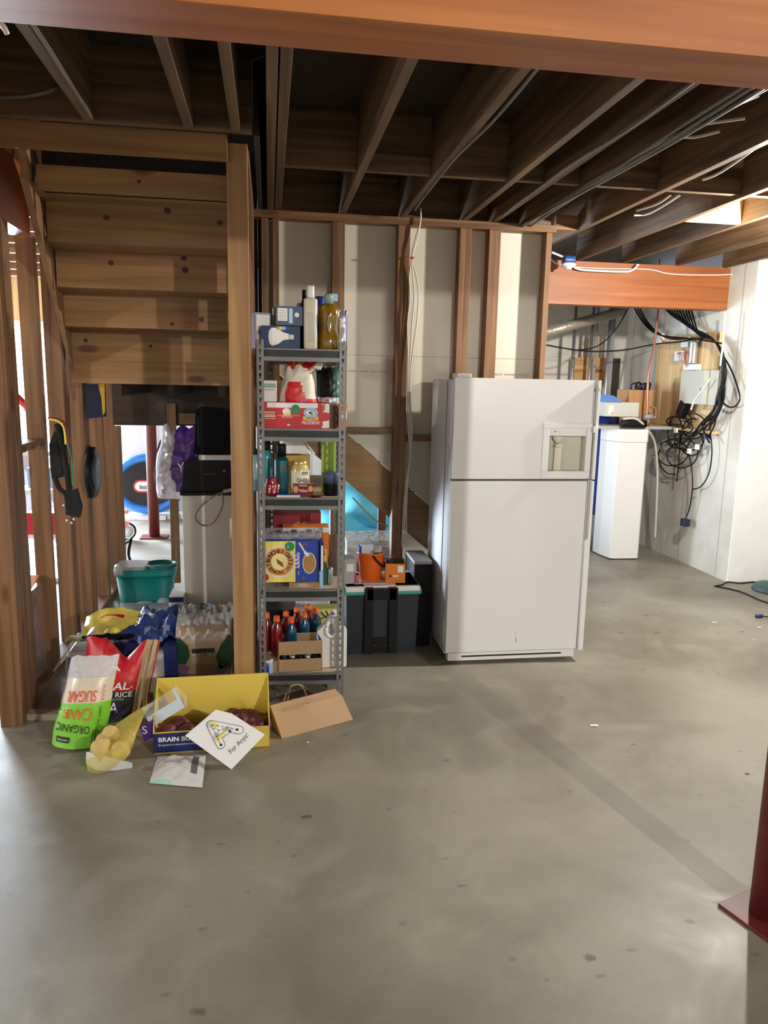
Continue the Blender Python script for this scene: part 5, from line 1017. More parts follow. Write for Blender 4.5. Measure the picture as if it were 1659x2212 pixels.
b.build('body', r, rot=(-0.12, 0, 0))
b = B().tube([(0.135+0.005, -0.03, 0.03), (0.15, -0.05, 0.15), (0.175, -0.045, 0.26), (0.2, -0.02, 0.37)], 0.011, TAN, n=7); b.tube([(0.16, -0.045, 0.04), (0.172, -0.06, 0.16), (0.197, -0.05, 0.27), (0.214, -0.02, 0.37)], 0.004, plain('red_stitch', (0.4, 0.04, 0.03), 0.7), n=5); b.build('seam', r, rot=(-0.12, 0, 0))
# potatoes in a net
r = thing('potato_bag', 'yellow net bag with clear label sleeve holding potatoes, on the floor by the sugar', 'bag', tuple(atZ(235, 1655, 0)))
o_ = r.location.copy()
ax_ = [(atY(236, 1655, 3.02), 0.06, 0.05), (atY(238, 1638, 3.02), 0.095, 0.085), (atY(240, 1612, 3.04), 0.11, 0.095), (atY(254, 1585, 3.08), 0.1, 0.08), (atY(275, 1560, 3.13), 0.075, 0.055), (atY(300, 1538, 3.17), 0.05, 0.03), (atY(318, 1524, 3.19), 0.035, 0.012)]
def loft(sections, dirx, mat, b, n=18):
    vs = []; fs = []
    for (c_, rx, ry) in sections:
        for i in range(n):
            a_ = 2*PI*i/n; k = 1+0.06*noise.noise(Vector((a_*2, c_.z*20, 1)))
            vs.append(c_ - o_ + Vector(dirx)*rx*k*math.cos(a_) + Vector((0, -1, 0))*ry*k*math.sin(a_))
    for j in range(len(sections)-1):
        for i in range(n): fs.append((j*n+i, j*n+(i+1) % n, (j+1)*n+(i+1) % n, (j+1)*n+i))
    return b.add(vs, fs, mat, True)
def netmat():
    m, nt, bb = _new('yellow_net'); N = nt.nodes; L_ = nt.links
    bb.inputs['Base Color'].default_value = (0.75, 0.62, 0.12, 1)
    t_ = N.new('ShaderNodeBsdfTransparent'); mx = N.new('ShaderNodeMixShader'); tc = N.new('ShaderNodeTexCoord')
    ck = N.new('ShaderNodeTexChecker'); ck.inputs['Scale'].default_value = 420; ck.inputs[1].default_value = (0.75, 0.75, 0.75, 1); ck.inputs[2].default_value = (0.3, 0.3, 0.3, 1)
    L_.new(tc.outputs['Object'], ck.inputs['Vector']); L_.new(ck.outputs['Color'], mx.inputs[0]); L_.new(bb.outputs[0], mx.inputs[1]); L_.new(t_.outputs[0], mx.inputs[2]); L_.new(mx.outputs[0], N['Material Output'].inputs[0]); return m
NET = netmat()
loft(ax_, (0.93, 0.1, 0.35), NET, B()).build('net', r)
loft([(atY(238, 1662, 3.03), 0.05, 0.045), (atY(238, 1652, 3.03), 0.095, 0.085), (atY(237, 1640, 3.03), 0.118, 0.104)], (0.97, 0.1, -0.22), plain('white_film', (0.75, 0.77, 0.82), 0.25, coat=0.5), B())
b = B(); b.grid(lambda u, v_: atY(186+100*u, 1640+ 24*u + (-16+26*v_)+14*math.sin(PI*u)*(v_), 2.985-0.02*math.sin(PI*u)+0.02*v_)-o_+Vector((0, 0, 0.004*noise.noise(Vector((u*8, v_*4, 0))))), 16, 4, plain('white_film', (0.75, 0.77, 0.82), 0.25, coat=0.5)); b.build('lower_label', r)
b = B(); cpt = lambda a, c_: (atY(312+72*a-22*(1-c_)*0.0+14*c_, 1545-44*a+38*c_*1.0-6, 3.16)-o_)
b.grid(lambda u, v_: atY(305+ 72*u + 22*v_, 1530-44*u+42*v_, 3.15+0.008*math.sin(4*u))-o_, 12, 6, WPLAS, pick=lambda u, v_: (CLEAR if v_ < 0.45 and u < 0.9 else plain('label_pale', (0.62, 0.7, 0.82), 0.35)) if u > 0.0 else PURP); b.build('label_sleeve', r)
b = B(); b.grid(lambda u, v_: atY(302+ 30*u + 10*v_, 1570-14*u+32*v_, 3.13)-o_, 6, 6, PURP); Fp = Frame(atY(310, 1585, 3.127)-o_, (1, 0, 0.3), (-0.3, 0, 1)); b.text(Fp, 'S', 0.01, 0.015, 0.035, WINK, -0.2); b.build('purple_label', r)
b = B(); b.grid(lambda u, v_: atY(378+26*u, 1488+24*u+26*v_-8, 3.16+0.02*math.sin(5*u))-o_, 6, 4, CLEAR); b.build('film_end', r)
for i, (px, py, Y, rr) in enumerate(((219, 1618, 3.0, 0.042), (258, 1624, 3.0, 0.041), (238, 1588, 3.09, 0.036), (275, 1592, 3.12, 0.032), (226, 1604, 3.08, 0.04))):
    q = atY(px, py, Y); o = B().blob((0, 0, 0), (rr, rr*0.85, rr*1.2), plain('potato_skin', (0.62, 0.44, 0.15), 0.55, var=0.12, scale=40), i, 0.12, 18).build('potato', None, tuple(q), (0, [0.15, 0.5, 0.3, 0.8, 0][i], 0))
    tag(o, 'yellow potato in the net bag, ' + ['front left of the two in front', 'front right of the two in front', 'upper one behind the front pair', 'far right near the purple label', 'left rear one'][i], 'potato', 'potatoes in the net bag')
# small white bag in front
q = [atZ(322, 1693, 0), atZ(437, 1703, 0), atZ(445, 1634, 0), atZ(340, 1634, 0)]; c0 = (q[0]+q[1]+q[2]+q[3])/4
r = thing('mailer_bag', 'small white plastic bag with a grey strip lying on the floor before the yellow box', 'bag', (c0.x, c0.y, 0))
def mb(u, v_):
    a = q[0].lerp(q[1], u).lerp(q[3].lerp(q[2], u), v_)-c0; hh = 0.028*(1-abs(2*u-1)**3)*(1-abs(2*v_-1)**3)
    return Vector((a.x, a.y, 0.003+hh*(1+0.6*noise.noise(Vector((u*7, v_*7, 2)))) ))
b = B().grid(mb, 16, 14, PAPER, pick=lambda u, v_: (plain('strip_grey', (0.12, 0.13, 0.14), 0.5) if 0.78 < u < 0.9 and 0.3 < v_ < 0.95 else plain('mint', (0.4, 0.68, 0.6), 0.4) if v_ < 0.1 and u < 0.45 else plain('white_poly', (0.68, 0.68, 0.68), 0.35, bump=0.6, scale=40))); b.build('body', r)

# ---- pile behind
r, w, d, h, F, b = carton('towel_pack', 'blue and white wrapped paper towel pack at the left behind the sugar bag', 'pack', (147, 1408, 232, 1500), 3.78, 0, 0.28, plain('beige_wrap', (0.55, 0.5, 0.42), 0.35, coat=0.6), 0.0)
b.poly(F['front'], [(0, h*0.42), (w*0.35, h*0.3), (w*0.7, h*0.2), (w, h*0.5), (w, h*0.88), (0, h*0.88)], BLUE); b.disc(F['front'], w*0.5, h*0.58, 0.028, 0.035, SKY, 0.0014); b.disc(F['front'], w*0.5, h*0.54, 0.015, 0.03, WINK, 0.002); b.rect(F['front'], 0, h*0.88, w, h, WINK); b.build('body', r, bevel=0.012)
b = B().box(-w/2-0.012, w/2+0.008, -d/2-0.01, d/2, 0.0, h+0.012, CLEAR); b.build('wrap', r, bevel=0.01)
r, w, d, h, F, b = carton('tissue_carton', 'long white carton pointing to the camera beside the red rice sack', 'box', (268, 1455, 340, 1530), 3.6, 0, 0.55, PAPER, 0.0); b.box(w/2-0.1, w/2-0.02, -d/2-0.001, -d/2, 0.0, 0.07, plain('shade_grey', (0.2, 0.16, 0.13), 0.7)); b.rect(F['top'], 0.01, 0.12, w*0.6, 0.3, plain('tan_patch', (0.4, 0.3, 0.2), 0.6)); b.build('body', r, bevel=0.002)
r, w, d, h, F, b = carton('navy_carton', 'navy carton standing between white carton and water bottle pack', 'box', (354, 1396, 383, 1500), 3.85, 0, 0.3, NAVY, 0.0); b.build('body', r, bevel=0.002)
q = atY(330, 1375, 3.98)
r = thing('blue_wrap_pack', 'shiny blue plastic wrapped pack lying across the cartons under the staircase', 'pack', (q.x-0.01, 4.12, 0.255))
b = B().grid(lambda u, v_: Vector(((u-0.5)*0.42, (v_-0.5)*0.34, 0.05+0.035*noise.noise(Vector((u*6, v_*7, 5)))*2 - 0.09*abs(2*v_-1)**3-0.05*abs(2*u-1)**4)), 26, 18, BLUE, pick=lambda u, v_: [plain('wrap_blue', (0.03, 0.08, 0.32), 0.15, coat=1.0), plain('wrap_pale', (0.3, 0.4, 0.7), 0.2, coat=1.0)][1 if noise.noise(Vector((u*9+v_*3, v_*9, 2))) > 0.33 else 0]); b.box(-0.2, 0.2, -0.15, 0.15, -0.25, -0.06, NAVY); b.build('body', r)
q = atY(222, 1375, 3.9)
r = thing('yellow_bag', 'empty yellow plastic bag with red print crumpled on top of the towel pack', 'bag', (q.x, 4.0, 0.27))
b = B().grid(lambda u, v_: Vector(((u-0.5)*0.3*(0.6+0.5*v_)+0.03*v_, (v_-0.5)*0.3, 0.03+0.045*math.sin(PI*u)*v_+0.02*noise.noise(Vector((u*5, v_*5, 9))))), 18, 14, YEL2, pick=lambda u, v_: RED if (0.3 < u < 0.7 and 0.62 < v_ < 0.68) or (0.2 < u < 0.3 and 0.4 < v_ < 0.46) else YEL2)
b.grid(lambda u, v_: Vector(((u-0.5)*0.34, -0.13+(v_-0.5)*0.1, 0.0+0.02*noise.noise(Vector((u*8, v_*5, 3))))), 14, 5, DARK, pick=lambda u, v_: plain('lime_edge', (0.5, 0.5, 0.15), 0.5) if u < 0.25 else DARK); b.build('body', r)
p = atY(112, 1430, 3.75); b = B().cyl((-0.02, 0, 0), (0.045, 0.05, 0.1), 0.006, plain('stick_wood', (0.55, 0.42, 0.25), 0.7), 8); tag(b.build('wooden_stick', None, tuple(atY(125, 1450, 3.75))), 'short pale wooden stick poking out left of the towel pack', 'stick')
r = thing('floor_board', 'pale wooden strip on the floor left of the sugar bag', 'board', tuple(atZ(100, 1550, 0))); B().box(-0.1, 0.12, -0.03, 0.03, 0, 0.03, plain('pale_strip', (0.4, 0.34, 0.28), 0.8)).build('board', r, rot=(0, 0, -0.1))
# water bottle pack
p = atY(441, 1400, 3.93); r = thing('water_pack', 'shrink wrapped pack of bottles with green and brown print before the white cabinet', 'pack', (p.x, 4.0, 0.0))
WW = 0.285
b = B().rbox(-WW/2, WW/2, -0.1, 0.12, 0.02, 0.3, 0.03, plain('pack_brown', (0.38, 0.27, 0.18), 0.25, coat=0.8, bump=0.5, scale=25), zr=0.02)
Fw = Frame((-WW/2, -0.101, 0), (1, 0, 0), (0, 0, 1)); DG = plain('deep_green', (0.01, 0.07, 0.035), 0.25, coat=0.8)
b.poly(Fw, [(0, 0.1), (0.045, 0.09), (0.07, 0.14), (0.06, 0.2), (0.02, 0.24), (0, 0.24)], DG); b.poly(Fw, [(WW, 0.08), (WW-0.06, 0.06), (WW-0.08, 0.13), (WW-0.05, 0.2), (WW, 0.26)], DG); b.rect(Fw, 0.08, 0.155, 0.2, 0.18, INK); b.poly(Fw, [(0.0, 0.05), (0.05, 0.03), (0.07, 0.08), (0.0, 0.1)], plain('plum', (0.2, 0.07, 0.16), 0.3)); b.poly(Fw, [(WW-0.09, 0.05), (WW-0.04, 0.03), (WW-0.02, 0.06), (WW-0.07, 0.09)], plain('slate', (0.15, 0.2, 0.3), 0.3))
for k in range(8): b.blob((0.09+0.014*k-WW/2, -0.102, 0.145+0.01*(k % 2)), (0.004, 0.003, 0.004), [WINK, GREEN, CHROME][k % 3], n=6)
b.build('body', r); B().rbox(-WW/2+0.0, WW/2, -0.11, 0.12, 0, 0.025, 0.01, WPLAS).build('tray', r)
b = B().grid(lambda u, v_: Vector(((u-0.5)*WW*1.02, -0.112+0.22*v_+0.01*noise.noise(Vector((u*9, v_*5, 4))), 0.25+0.11*v_**0.6+0.03*noise.noise(Vector((u*11, v_*8, 6))))), 30, 14, MILKY); b.build('film', r)
for i in range(5):
    q = B().lathe([(0.024, 0), (0.027, 0.01), (0.027, 0.05), (0.012, 0.08), (0.012, 0.09)], plain('bottle_grey', (0.4, 0.42, 0.43), 0.12, coat=1, trans=0.4), n=14).build('bottle', r, (-0.11+0.055*i, 0.05, 0.285))
Ft = Frame((-0.03, 0.02, 0.36), (1, 0, 0), (0, 0.9, 0.3)); b = B().rect(Ft, 0, 0, 0.03, 0.06, plain('label_dkgreen', (0.02, 0.08, 0.06), 0.4)).rect(Ft, 0.04, 0, 0.06, 0.06, SKY); b.build('top_label', r)
# white cabinet + things on it
p = atY(450, 1200, 4.35); 
r = thing('white_cabinet', 'tall plain white cabinet under the stair carrying two black devices', 'cabinet', (-0.345, 4.35, 0))
a = atY(393, 1068, 4.35); hw = -0.345-a.x
b = B().box(-hw, hw, 0, 0.4, 0, a.z-0.005, plain('melamine', (0.7, 0.68, 0.62), 0.4)); b.build('body', r, bevel=0.003); topz = a.z-0.004
a2 = atY(388, 1030, 4.36); z1 = atY(450, 993, 4.36).z
r = thing('printer', 'black low printer standing on the white cabinet', 'printer', (-0.345, 4.36, topz))
b = B(); b.prism([(-hw-0.01, 0, 0.01), (hw, 0, 0.01), (hw, 0, z1-topz-0.01), (-hw+0.03, 0, z1-topz), (-hw, 0, 0.05)], (0, 0.35, 0), DARK); b.box(-hw-0.01, hw, -0.03, 0.1, 0, 0.02, DARK); Fk = Frame((-hw, -0.001, 0), (1, 0, 0), (0, 0, 1)); b.text(Fk, 'workcentre 8025', hw*1.0, 0.12, 0.005, GREYP, width=0.07) if False else None; b.rect(Fk, 0.12, 0.12, 0.19, 0.1215, GREYP); b.disc(Fk, 0.24, 0.14, 0.006, 0.006, GREYP); b.build('body', r, bevel=0.004)
s0 = atY(430, 996, 4.34); s1 = atY(430, 986, 4.34)
r = thing('white_slab', 'thin white panel lying between the two black devices', 'panel', (s0.x+0.1, 4.33, z1)); B().box(-0.1, 0.14, 0, 0.36, 0, 0.03, WPLAS).build('body', r, bevel=0.003)
s2 = atY(422, 882, 4.35)
r = thing('computer_tower', 'glossy black box standing upright on the thin white panel', 'box', (s2.x+0.13, 4.35, z1+0.031)); b = B(); hb = s2.z-z1-0.031
b.prism([(-0.14, 0, 0), (0.12, 0, 0), (0.12, 0, hb-0.01), (-0.115, 0, hb), (-0.13, 0, hb-0.02)], (0, 0.3, 0), plain('gloss_black', (0.003, 0.004, 0.006), 0.5)); sset(_M['gloss_black'].node_tree.nodes['Principled BSDF'], 'Specular IOR Level', 0.12); b.box(-0.118, -0.116, -0.002, 0, 0.05, hb-0.05, GREYP); b.build('body', r, bevel=0.006)
b = B().tube([atY(482, 1062, 4.3), atY(462, 1072, 4.27), atY(432, 1096, 4.26), atY(422, 1118, 4.26), atY(437, 1134, 4.26), atY(460, 1130, 4.26), atY(478, 1100, 4.27), atY(482, 1080, 4.28), atY(478, 1064, 4.3)], 0.005, plain('cable_beige', (0.32, 0.27, 0.17), 0.5), n=8); b.tube([atY(482, 1062, 4.3), atY(500, 1058, 4.32)], 0.012, CREAM)
tag(b.build('looped_cord', recenter=True), 'beige cord loop dangling over the front of the white cabinet', 'cord')
p = atY(383, 1060, 4.3); r = thing('purple_bag', 'crumpled purple and silver plastic bag hanging left of the black printer', 'bag', (p.x-0.015, 4.43, p.z-0.06))
def pb_(u, v_): return PURP if u > 0.42-0.25*(v_-0.5) and v_ > 0.1 else (plain('silver_film', (0.62, 0.6, 0.72), 0.18, metal=0.2, coat=1.0) if u > 0.0 else plain('dark_violet', (0.05, 0.03, 0.1), 0.3))
def shb(u, v_, x, z_): return x + 0.03*v_ - 0.02*math.sin(4*v_), z_
b = B().pillow(0.23, 0.41, 0.1, PURP, pb_, crease=0.03, seed=41, shape=shb, nu=26, nv=30); fr = b._front
b.wraptext('Ys', 0.72, 0.45, 0.06, WINK, 0.06, fr, 0.23, 0.41, 0.2, 0.0, 0.008); b.wraptext('HO', 0.7, 0.14, 0.012, SKY, 0.02, fr, 0.23, 0.41, 0.0, 0.0, 0.008); b.build('body', r)
# small white-blue box right of lid
r, w, d, h, F, b = carton('blue_white_box', 'white box with a blue top edge left of the tall white cabinet', 'box', (366, 1290, 398, 1400), 4.25, 0, 0.18, WPLAS, 0.0); b.rect(F['front'], 0, h-0.03, w, h, NAVY); b.rect(F['front'], 0, h*0.55, w, h*0.58, BLUE); b.build('body', r, bevel=0.002)
# grey lid / board on the floor
q = [atZ(190, 1368, 0.1), atZ(372, 1368, 0.1), atZ(372, 1302, 0.1), atZ(262, 1302, 0.1)]; c0 = sum(q, Vector())/4
r = thing('tote_lid', 'flat grey board lying on the floor in front of the teal mop bucket', 'board', (c0.x, c0.y, 0)); b = B().prism([Vector((v_.x-c0.x, v_.y-c0.y, 0.0)) for v_ in q], (0, 0, 0.1), plain('lid_grey', (0.3, 0.32, 0.33), 0.4)); b.build('body', r, bevel=0.004)
# mop bucket
q0 = atY(309, 1290, 5.15); a, c_ = atY(238, 1232, 5.15), atY(378, 1232, 5.15); wb = c_.x-a.x
r = thing('mop_bucket', 'teal spin mop bucket with grey rim on the floor under the landing', 'bucket', ((a.x+c_.x)/2, 5.28, 0.0)); hb = atY(300, 1232, 5.15).z
b = B()
for zz0, zz1, k0, k1 in ((0.0, hb-0.05, 0.8, 0.93), (hb-0.05, hb, 0.97, 1.0)):
    n = 28; vs = []; 
    for zz, k in ((zz0, k0), (zz1, k1)):
        for i in range(n): a_ = 2*PI*i/n; vs.append((wb/2*k*math.copysign(abs(math.cos(a_))**0.6, math.cos(a_)), 0.14*k*math.copysign(abs(math.sin(a_))**0.6, math.sin(a_)), zz))
    b.add(vs, [(i, (i+1) % n, n+(i+1) % n, n+i) for i in range(n)] + [tuple(range(n, 2*n))], TEAL, True)
b.build('tub', r); b = B().rbox(-wb/2+0.02, 0.02, -0.13, 0.1, hb-0.04, hb+0.02, 0.03, plain('tray_grey', (0.35, 0.37, 0.37), 0.3), zr=0.01).lathe([(0.11, hb-0.02), (0.12, hb+0.01), (0.1, hb+0.02), (0.09, hb-0.03)], plain('rim_dark', (0.02, 0.1, 0.1), 0.3), n=24, c=(0.1, 0), sy=0.9); b.build('wringer', r)
b = B().tube([(-0.06, -0.12, 0.02), (-0.03, -0.15, 0.07), (0.05, -0.15, 0.07), (0.08, -0.12, 0.02)], 0.009, GREYP, n=8); b.build('handle', r); B().cyl((0.13, -0.135, 0.055), (0.13, -0.11, 0.055), 0.045, plain('wheel_teal', (0.3, 0.45, 0.45), 0.4), 18).build('wheel', r)
# carton seen between post and studs at left
r = thing('game_box', 'tall glossy printed package with an orange top leaning behind the thick left post', 'box', (-1.3, 3.95, 0))
b = B().box(-0.03, 0.09, -0.1, 0.1, 0, 0.52, plain('printed_multi', (0.3, 0.22, 0.2), 0.2, var=0.7, scale=16, coat=0.7)); b.prism([(-0.03, -0.1, 0.521), (0.09, -0.1, 0.521), (0.09, 0.1, 0.56), (-0.03, 0.1, 0.56)], (0, 0, 0.006), ORANGE); b.box(-0.031, 0.091, -0.101, -0.1, 0.36, 0.5, plain('olive', (0.35, 0.3, 0.08), 0.4)); b.box(-0.031, 0.091, -0.101, -0.1, 0.2, 0.3, plain('lav', (0.3, 0.22, 0.4), 0.3)); b.build('body', r)
r = thing('dark_case', 'narrow dark case with grey edge directly behind the thick left post', 'case', (-1.33, 3.8, 0)); b = B().box(-0.03, 0.04, -0.05, 0.05, 0, 0.42, DARK); b.box(0.02, 0.035, -0.052, -0.05, 0, 0.4, GREYP); b.build('body', r)
# hanging straps
b = B(); q = lambda px, py, y: atY(px, py, y)
b.prism([q(108, 1005, 4.02), q(106, 960, 4.02), q(122, 920, 4.02), q(140, 915, 4.02), q(142, 1000, 4.02), q(136, 1030, 4.02), q(112, 1035, 4.02)], (0, 0.03, 0), MATTE)
b.tube([q(122, 915, 4.0), q(133, 960, 4.0), q(143, 1010, 4.0), q(150, 1070, 4.0), q(152, 1110, 4.0)], 0.014, MATTE, n=6); b.tube([q(118, 1030, 4.0), q(128, 1055, 4.0), q(142, 1068, 4.0), q(148, 1100, 4.0)], 0.014, MATTE)
b.prism([q(140, 1062, 3.99), q(165, 1055, 3.99), q(176, 1095, 3.99), q(172, 1118, 3.99), q(142, 1112, 3.99)], (0, 0.03, 0), MATTE)
r = thing('hanging_bag', 'black fabric bag with straps hanging from the first left wall stud', 'bag', (0, 0, 0)); o1 = b.build('body', r)
b = B().tube([q(104, 905, 4.0), q(125, 910, 3.99), q(138, 925, 3.99), q(142, 960, 3.98)], 0.006, YEL2); b.tube([q(104, 903, 4.0), q(130, 907, 3.99), q(146, 930, 3.99), q(149, 1000, 3.98)], 0.005, MAROON); b.tube([q(144, 950, 3.99), q(150, 975, 3.98), q(155, 1000, 3.98), q(158, 1050, 3.98)], 0.005, GREEN)
b.build('cord_set', r); b = B()
for px, py in ((138, 1092), (145, 1125), (155, 1130), (160, 1122)): b.blob(q(px, py, 3.98), (0.006, 0.004, 0.008), CHROME, n=8)
b.build('buckle', r)
c0 = q(138, 1000, 4.0)
for ch in r.children:
    for v_ in ch.data.vertices: v_.co -= c0
r.location = c0
c0 = q(206, 868, 4.86); r = thing('hanging_jacket', 'dark navy and yellow bag hanging high on the left wall studs under the stair', 'bag', c0)
b = B(); b.prism([q(184, 830, 4.86)-c0, q(226, 830, 4.86)-c0, q(228, 900, 4.86)-c0, q(186, 905, 4.86)-c0], (0, 0.03, 0), plain('navy_cloth', (0.006, 0.012, 0.04), 0.8)); b.build('body', r); b = B().prism([q(212, 830, 4.85)-c0, q(226, 830, 4.85)-c0, q(227, 890, 4.85)-c0, q(222, 898, 4.85)-c0, q(219, 860, 4.85)-c0], (0, 0.008, 0), plain('yellow_cloth', (0.5, 0.33, 0.02), 0.6)); b.build('yellow_strap', r)
c0 = q(203, 1020, 4.95); r = thing('round_pan', 'round dark lid hung flat against the left wall studs under the stair', 'lid', (-1.1, c0.y, c0.z)); b = B().cyl((-0.03, 0, 0), (0.0, 0, 0), 0.17, DARK, 32, 0.16); b.cyl((0.0, 0, 0), (0.008, 0, 0), 0.11, plain('bluegrey', (0.05, 0.07, 0.09), 0.4), 28); b.build('body', r)

# ================================================================== FAR ROOM
TY = 8.75
c0 = atY(322, 1045, TY); r = thing('trampoline', 'small round trampoline, black with a blue padded rim, leaning on the far white wall', 'trampoline', (c0.x, TY, c0.z), (-0.16, 0, 0))
rx = atY(400, 1045, TY).x-c0.x; rz = c0.z-atY(322, 1108, TY).z-0.0
b = B().tube([(rx*0.9*math.cos(2*PI*i/36), 0, rz*0.88*math.sin(2*PI*i/36)) for i in range(36)], 0.05, plain('pad_blue', (0.03, 0.2, 0.65), 0.4), n=10, sub=1, closed=True); b.build('rim_pad', r)
b = B(); Ft = Frame((0, -0.02, 0), (1, 0, 0), (0, 0, 1)); b.disc(Ft, 0, 0, rx*0.82, rz*0.8, plain('mat_black', (0.012, 0.012, 0.014), 0.7), 0.0, 40); b.disc(Frame((0, 0.03, 0), (-1, 0, 0), (0, 0, 1)), 0, 0, rx*0.82, rz*0.8, DARK, 0, 40)
b.build('jump_mat', r); b = B(); b.cap(Ft, (-0.1, -0.03), (0.17, -0.03), 0.072, RED, 0.003); b.cap(Ft, (-0.1, -0.03), (0.17, -0.03), 0.052, WINK, 0.005); b.text(Ft, 'little tikes', 0.035, -0.04, 0.05, NAVY, width=0.27, l=0.008, bold=0.02); b.build('logo_patch', r)
q = atZ(330, 1115, 0); r = thing('floor_papers', 'curved row of white foam blocks on the floor under the trampoline', 'mat', (q.x, q.y, 0))
b = B()
for i in range(9): a_ = -0.5+i*0.13; b.box(-0.07, 0.07, -0.12, 0.12, 0, 0.05, [PAPER, WPLAS][i % 2], M=Matrix.Translation((-0.15+0.14*i-0.3, -0.1+0.05*math.cos(i), 0)) @ Matrix.Rotation(a_*0.3, 4, 'Z'))
b.build('block', r)
q = atZ(285, 1170, 0); r = thing('balance_bike', 'small pink and teal toy ride-on bike in the far room beside the stud', 'toy bike', (q.x-0.16, q.y, 0), 0.5); r.scale = (0.62, 0.62, 0.62)
PK = plain('toy_coral', (0.85, 0.28, 0.22), 0.35); TL = plain('toy_teal', (0.02, 0.3, 0.33), 0.35)
for x in (-0.28, 0.2):
    b = B().tube([(x+0.13*math.cos(2*PI*i/20), 0, 0.145+0.13*math.sin(2*PI*i/20)) for i in range(20)], 0.018, DARK, closed=True, sub=1); b.cyl((x, -0.015, 0.145), (x, 0.015, 0.145), 0.1, WPLAS, 20); b.build('wheel', r)
B().prism([(-0.3, -0.03, 0.2), (0.1, -0.03, 0.16), (0.26, -0.03, 0.3), (0.1, -0.03, 0.34), (-0.28, -0.03, 0.27)], (0, 0.06, 0), PK).build('frame', r, bevel=0.01)
B().box(-0.05, 0.22, -0.05, 0.05, 0.44, 0.5, PK).cyl((0.1, 0, 0.3), (0.08, 0, 0.45), 0.015, DARK).build('seat', r, bevel=0.012); B().cyl((-0.22, 0, 0.2), (-0.12, 0, 0.55), 0.014, DARK).cyl((-0.12, -0.16, 0.55), (-0.12, 0.16, 0.55), 0.014, TL).build('handlebar', r)
q = atZ(290, 1225, 0); b = B().tube([atZ(283, 1165, 0.3), atZ(278, 1200, 0.15), atZ(291, 1228, 0.01)], 0.012, DARK); b.tube([atZ(283, 1165, 0.3), atZ(268, 1180, 0.2), atZ(270, 1215, 0.01)], 0.012, DARK); tag(b.build('folding_stand', recenter=True), 'dark thin metal stand legs behind the mop bucket', 'stand')
# left room items seen through the studs
r = thing('toy_slide', 'white and red plastic play slide in the bright room beyond the left studs', 'toy', (-2.0, 6.62, 0))
b = B(); b.prism([(-0.5, 0, 1.1), (-0.3, 0, 1.15), (0.5, 0, 0.1), (0.5, 0, 0.0), (0.3, 0, 0.0)], (0, 0.4, 0), WPLAS); b.build('body', r, bevel=0.02); B().tube([(-0.45, 0, 0), (-0.4, -0.02, 0.8), (-0.3, 0, 1.5), (0.0, 0, 1.35), (0.1, 0, 1.0)], 0.03, RED, n=8).tube([(-0.5, 0.4, 0), (-0.45, 0.4, 0.8), (-0.3, 0.4, 1.5)], 0.03, RED, n=8).build('rail', r)
r = thing('toy_shelf', 'pale blue toy shelf unit beyond the left wall studs', 'shelf', (-1.75, 6.0, 0)); b = B()
for z_ in (0.0, 0.35, 0.7, 1.0): b.box(-0.2, 0.3, 0, 0.3, z_, z_+0.03, WPLAS)
b.box(-0.23, -0.2, 0, 0.3, 0, 1.03, SKY).box(0.3, 0.33, 0, 0.3, 0, 1.03, SKY); b.box(-0.15, 0.1, 0.02, 0.25, 0.38, 0.55, RED).box(-0.1, 0.25, 0.05, 0.25, 0.74, 0.9, SKY); b.build('body', r)
# ================================================================== UNDER THE LOWER FLIGHT
r = thing('wheeled_tote', 'big dark blue tote with teal and white lid and black pull handle, beside the shelf', 'tote', (0.66, 4.15, 0))
TT = plain('tote_navy', (0.006, 0.012, 0.022), 0.4); TL2 = plain('tote_teal', (0.05, 0.32, 0.27), 0.4)
b = B().box(-0.21, 0.2, 0, 0.34, 0.02, 0.385, TT, taper=-0.01); b.box(-0.212, 0.202, -0.003, 0.0, 0.15, 0.165, plain('tote_rib', (0.03, 0.05, 0.08), 0.4)); b.build('tub', r, bevel=0.006)
b = B().box(-0.235, 0.225, -0.02, 0.36, 0.385, 0.42, TL2); b.box(-0.225, -0.11, -0.022, 0.3, 0.405, 0.435, WPLAS).box(0.07, 0.215, -0.022, 0.3, 0.405, 0.435, WPLAS).box(-0.225, 0.215, 0.0, 0.35, 0.42, 0.435, WPLAS); b.build('lid', r, bevel=0.005)
b = B().box(-0.115, -0.065, -0.035, -0.002, 0.03, 0.43, DARK).box(0.03, 0.08, -0.035, -0.002, 0.03, 0.43, DARK).box(-0.1, 0.07, -0.035, -0.005, 0.36, 0.425, DARK).box(-0.06, 0.03, -0.015, -0.004, 0.03, 0.12, DARK)
for x in (-0.05, 0.02): b.blob((x, -0.018, 0.075), (0.004, 0.003, 0.004), CHROME, n=6)
b.build('pull_handle', r, bevel=0.004)
ztt = 0.437
p = atY(800, 1240, 4.3); r = thing('halloween_pail', 'orange plastic pail with a black handle standing on the tote lid', 'bucket', (p.x, 4.3, ztt))
prof = [(0.058, 0), (0.066, 0.01), (0.075, 0.12), (0.08, 0.16), (0.084, 0.165), (0.084, 0.172), (0.076, 0.172), (0.07, 0.1)]
B().lathe(prof, ORAP, n=36).build('body', r); B().tube([(0.0, -0.078, 0.165), (0.03, -0.09, 0.13), (0.075, -0.06, 0.09), (0.085, 0, 0.1)], 0.006, DARK, n=8).build('handle', r)
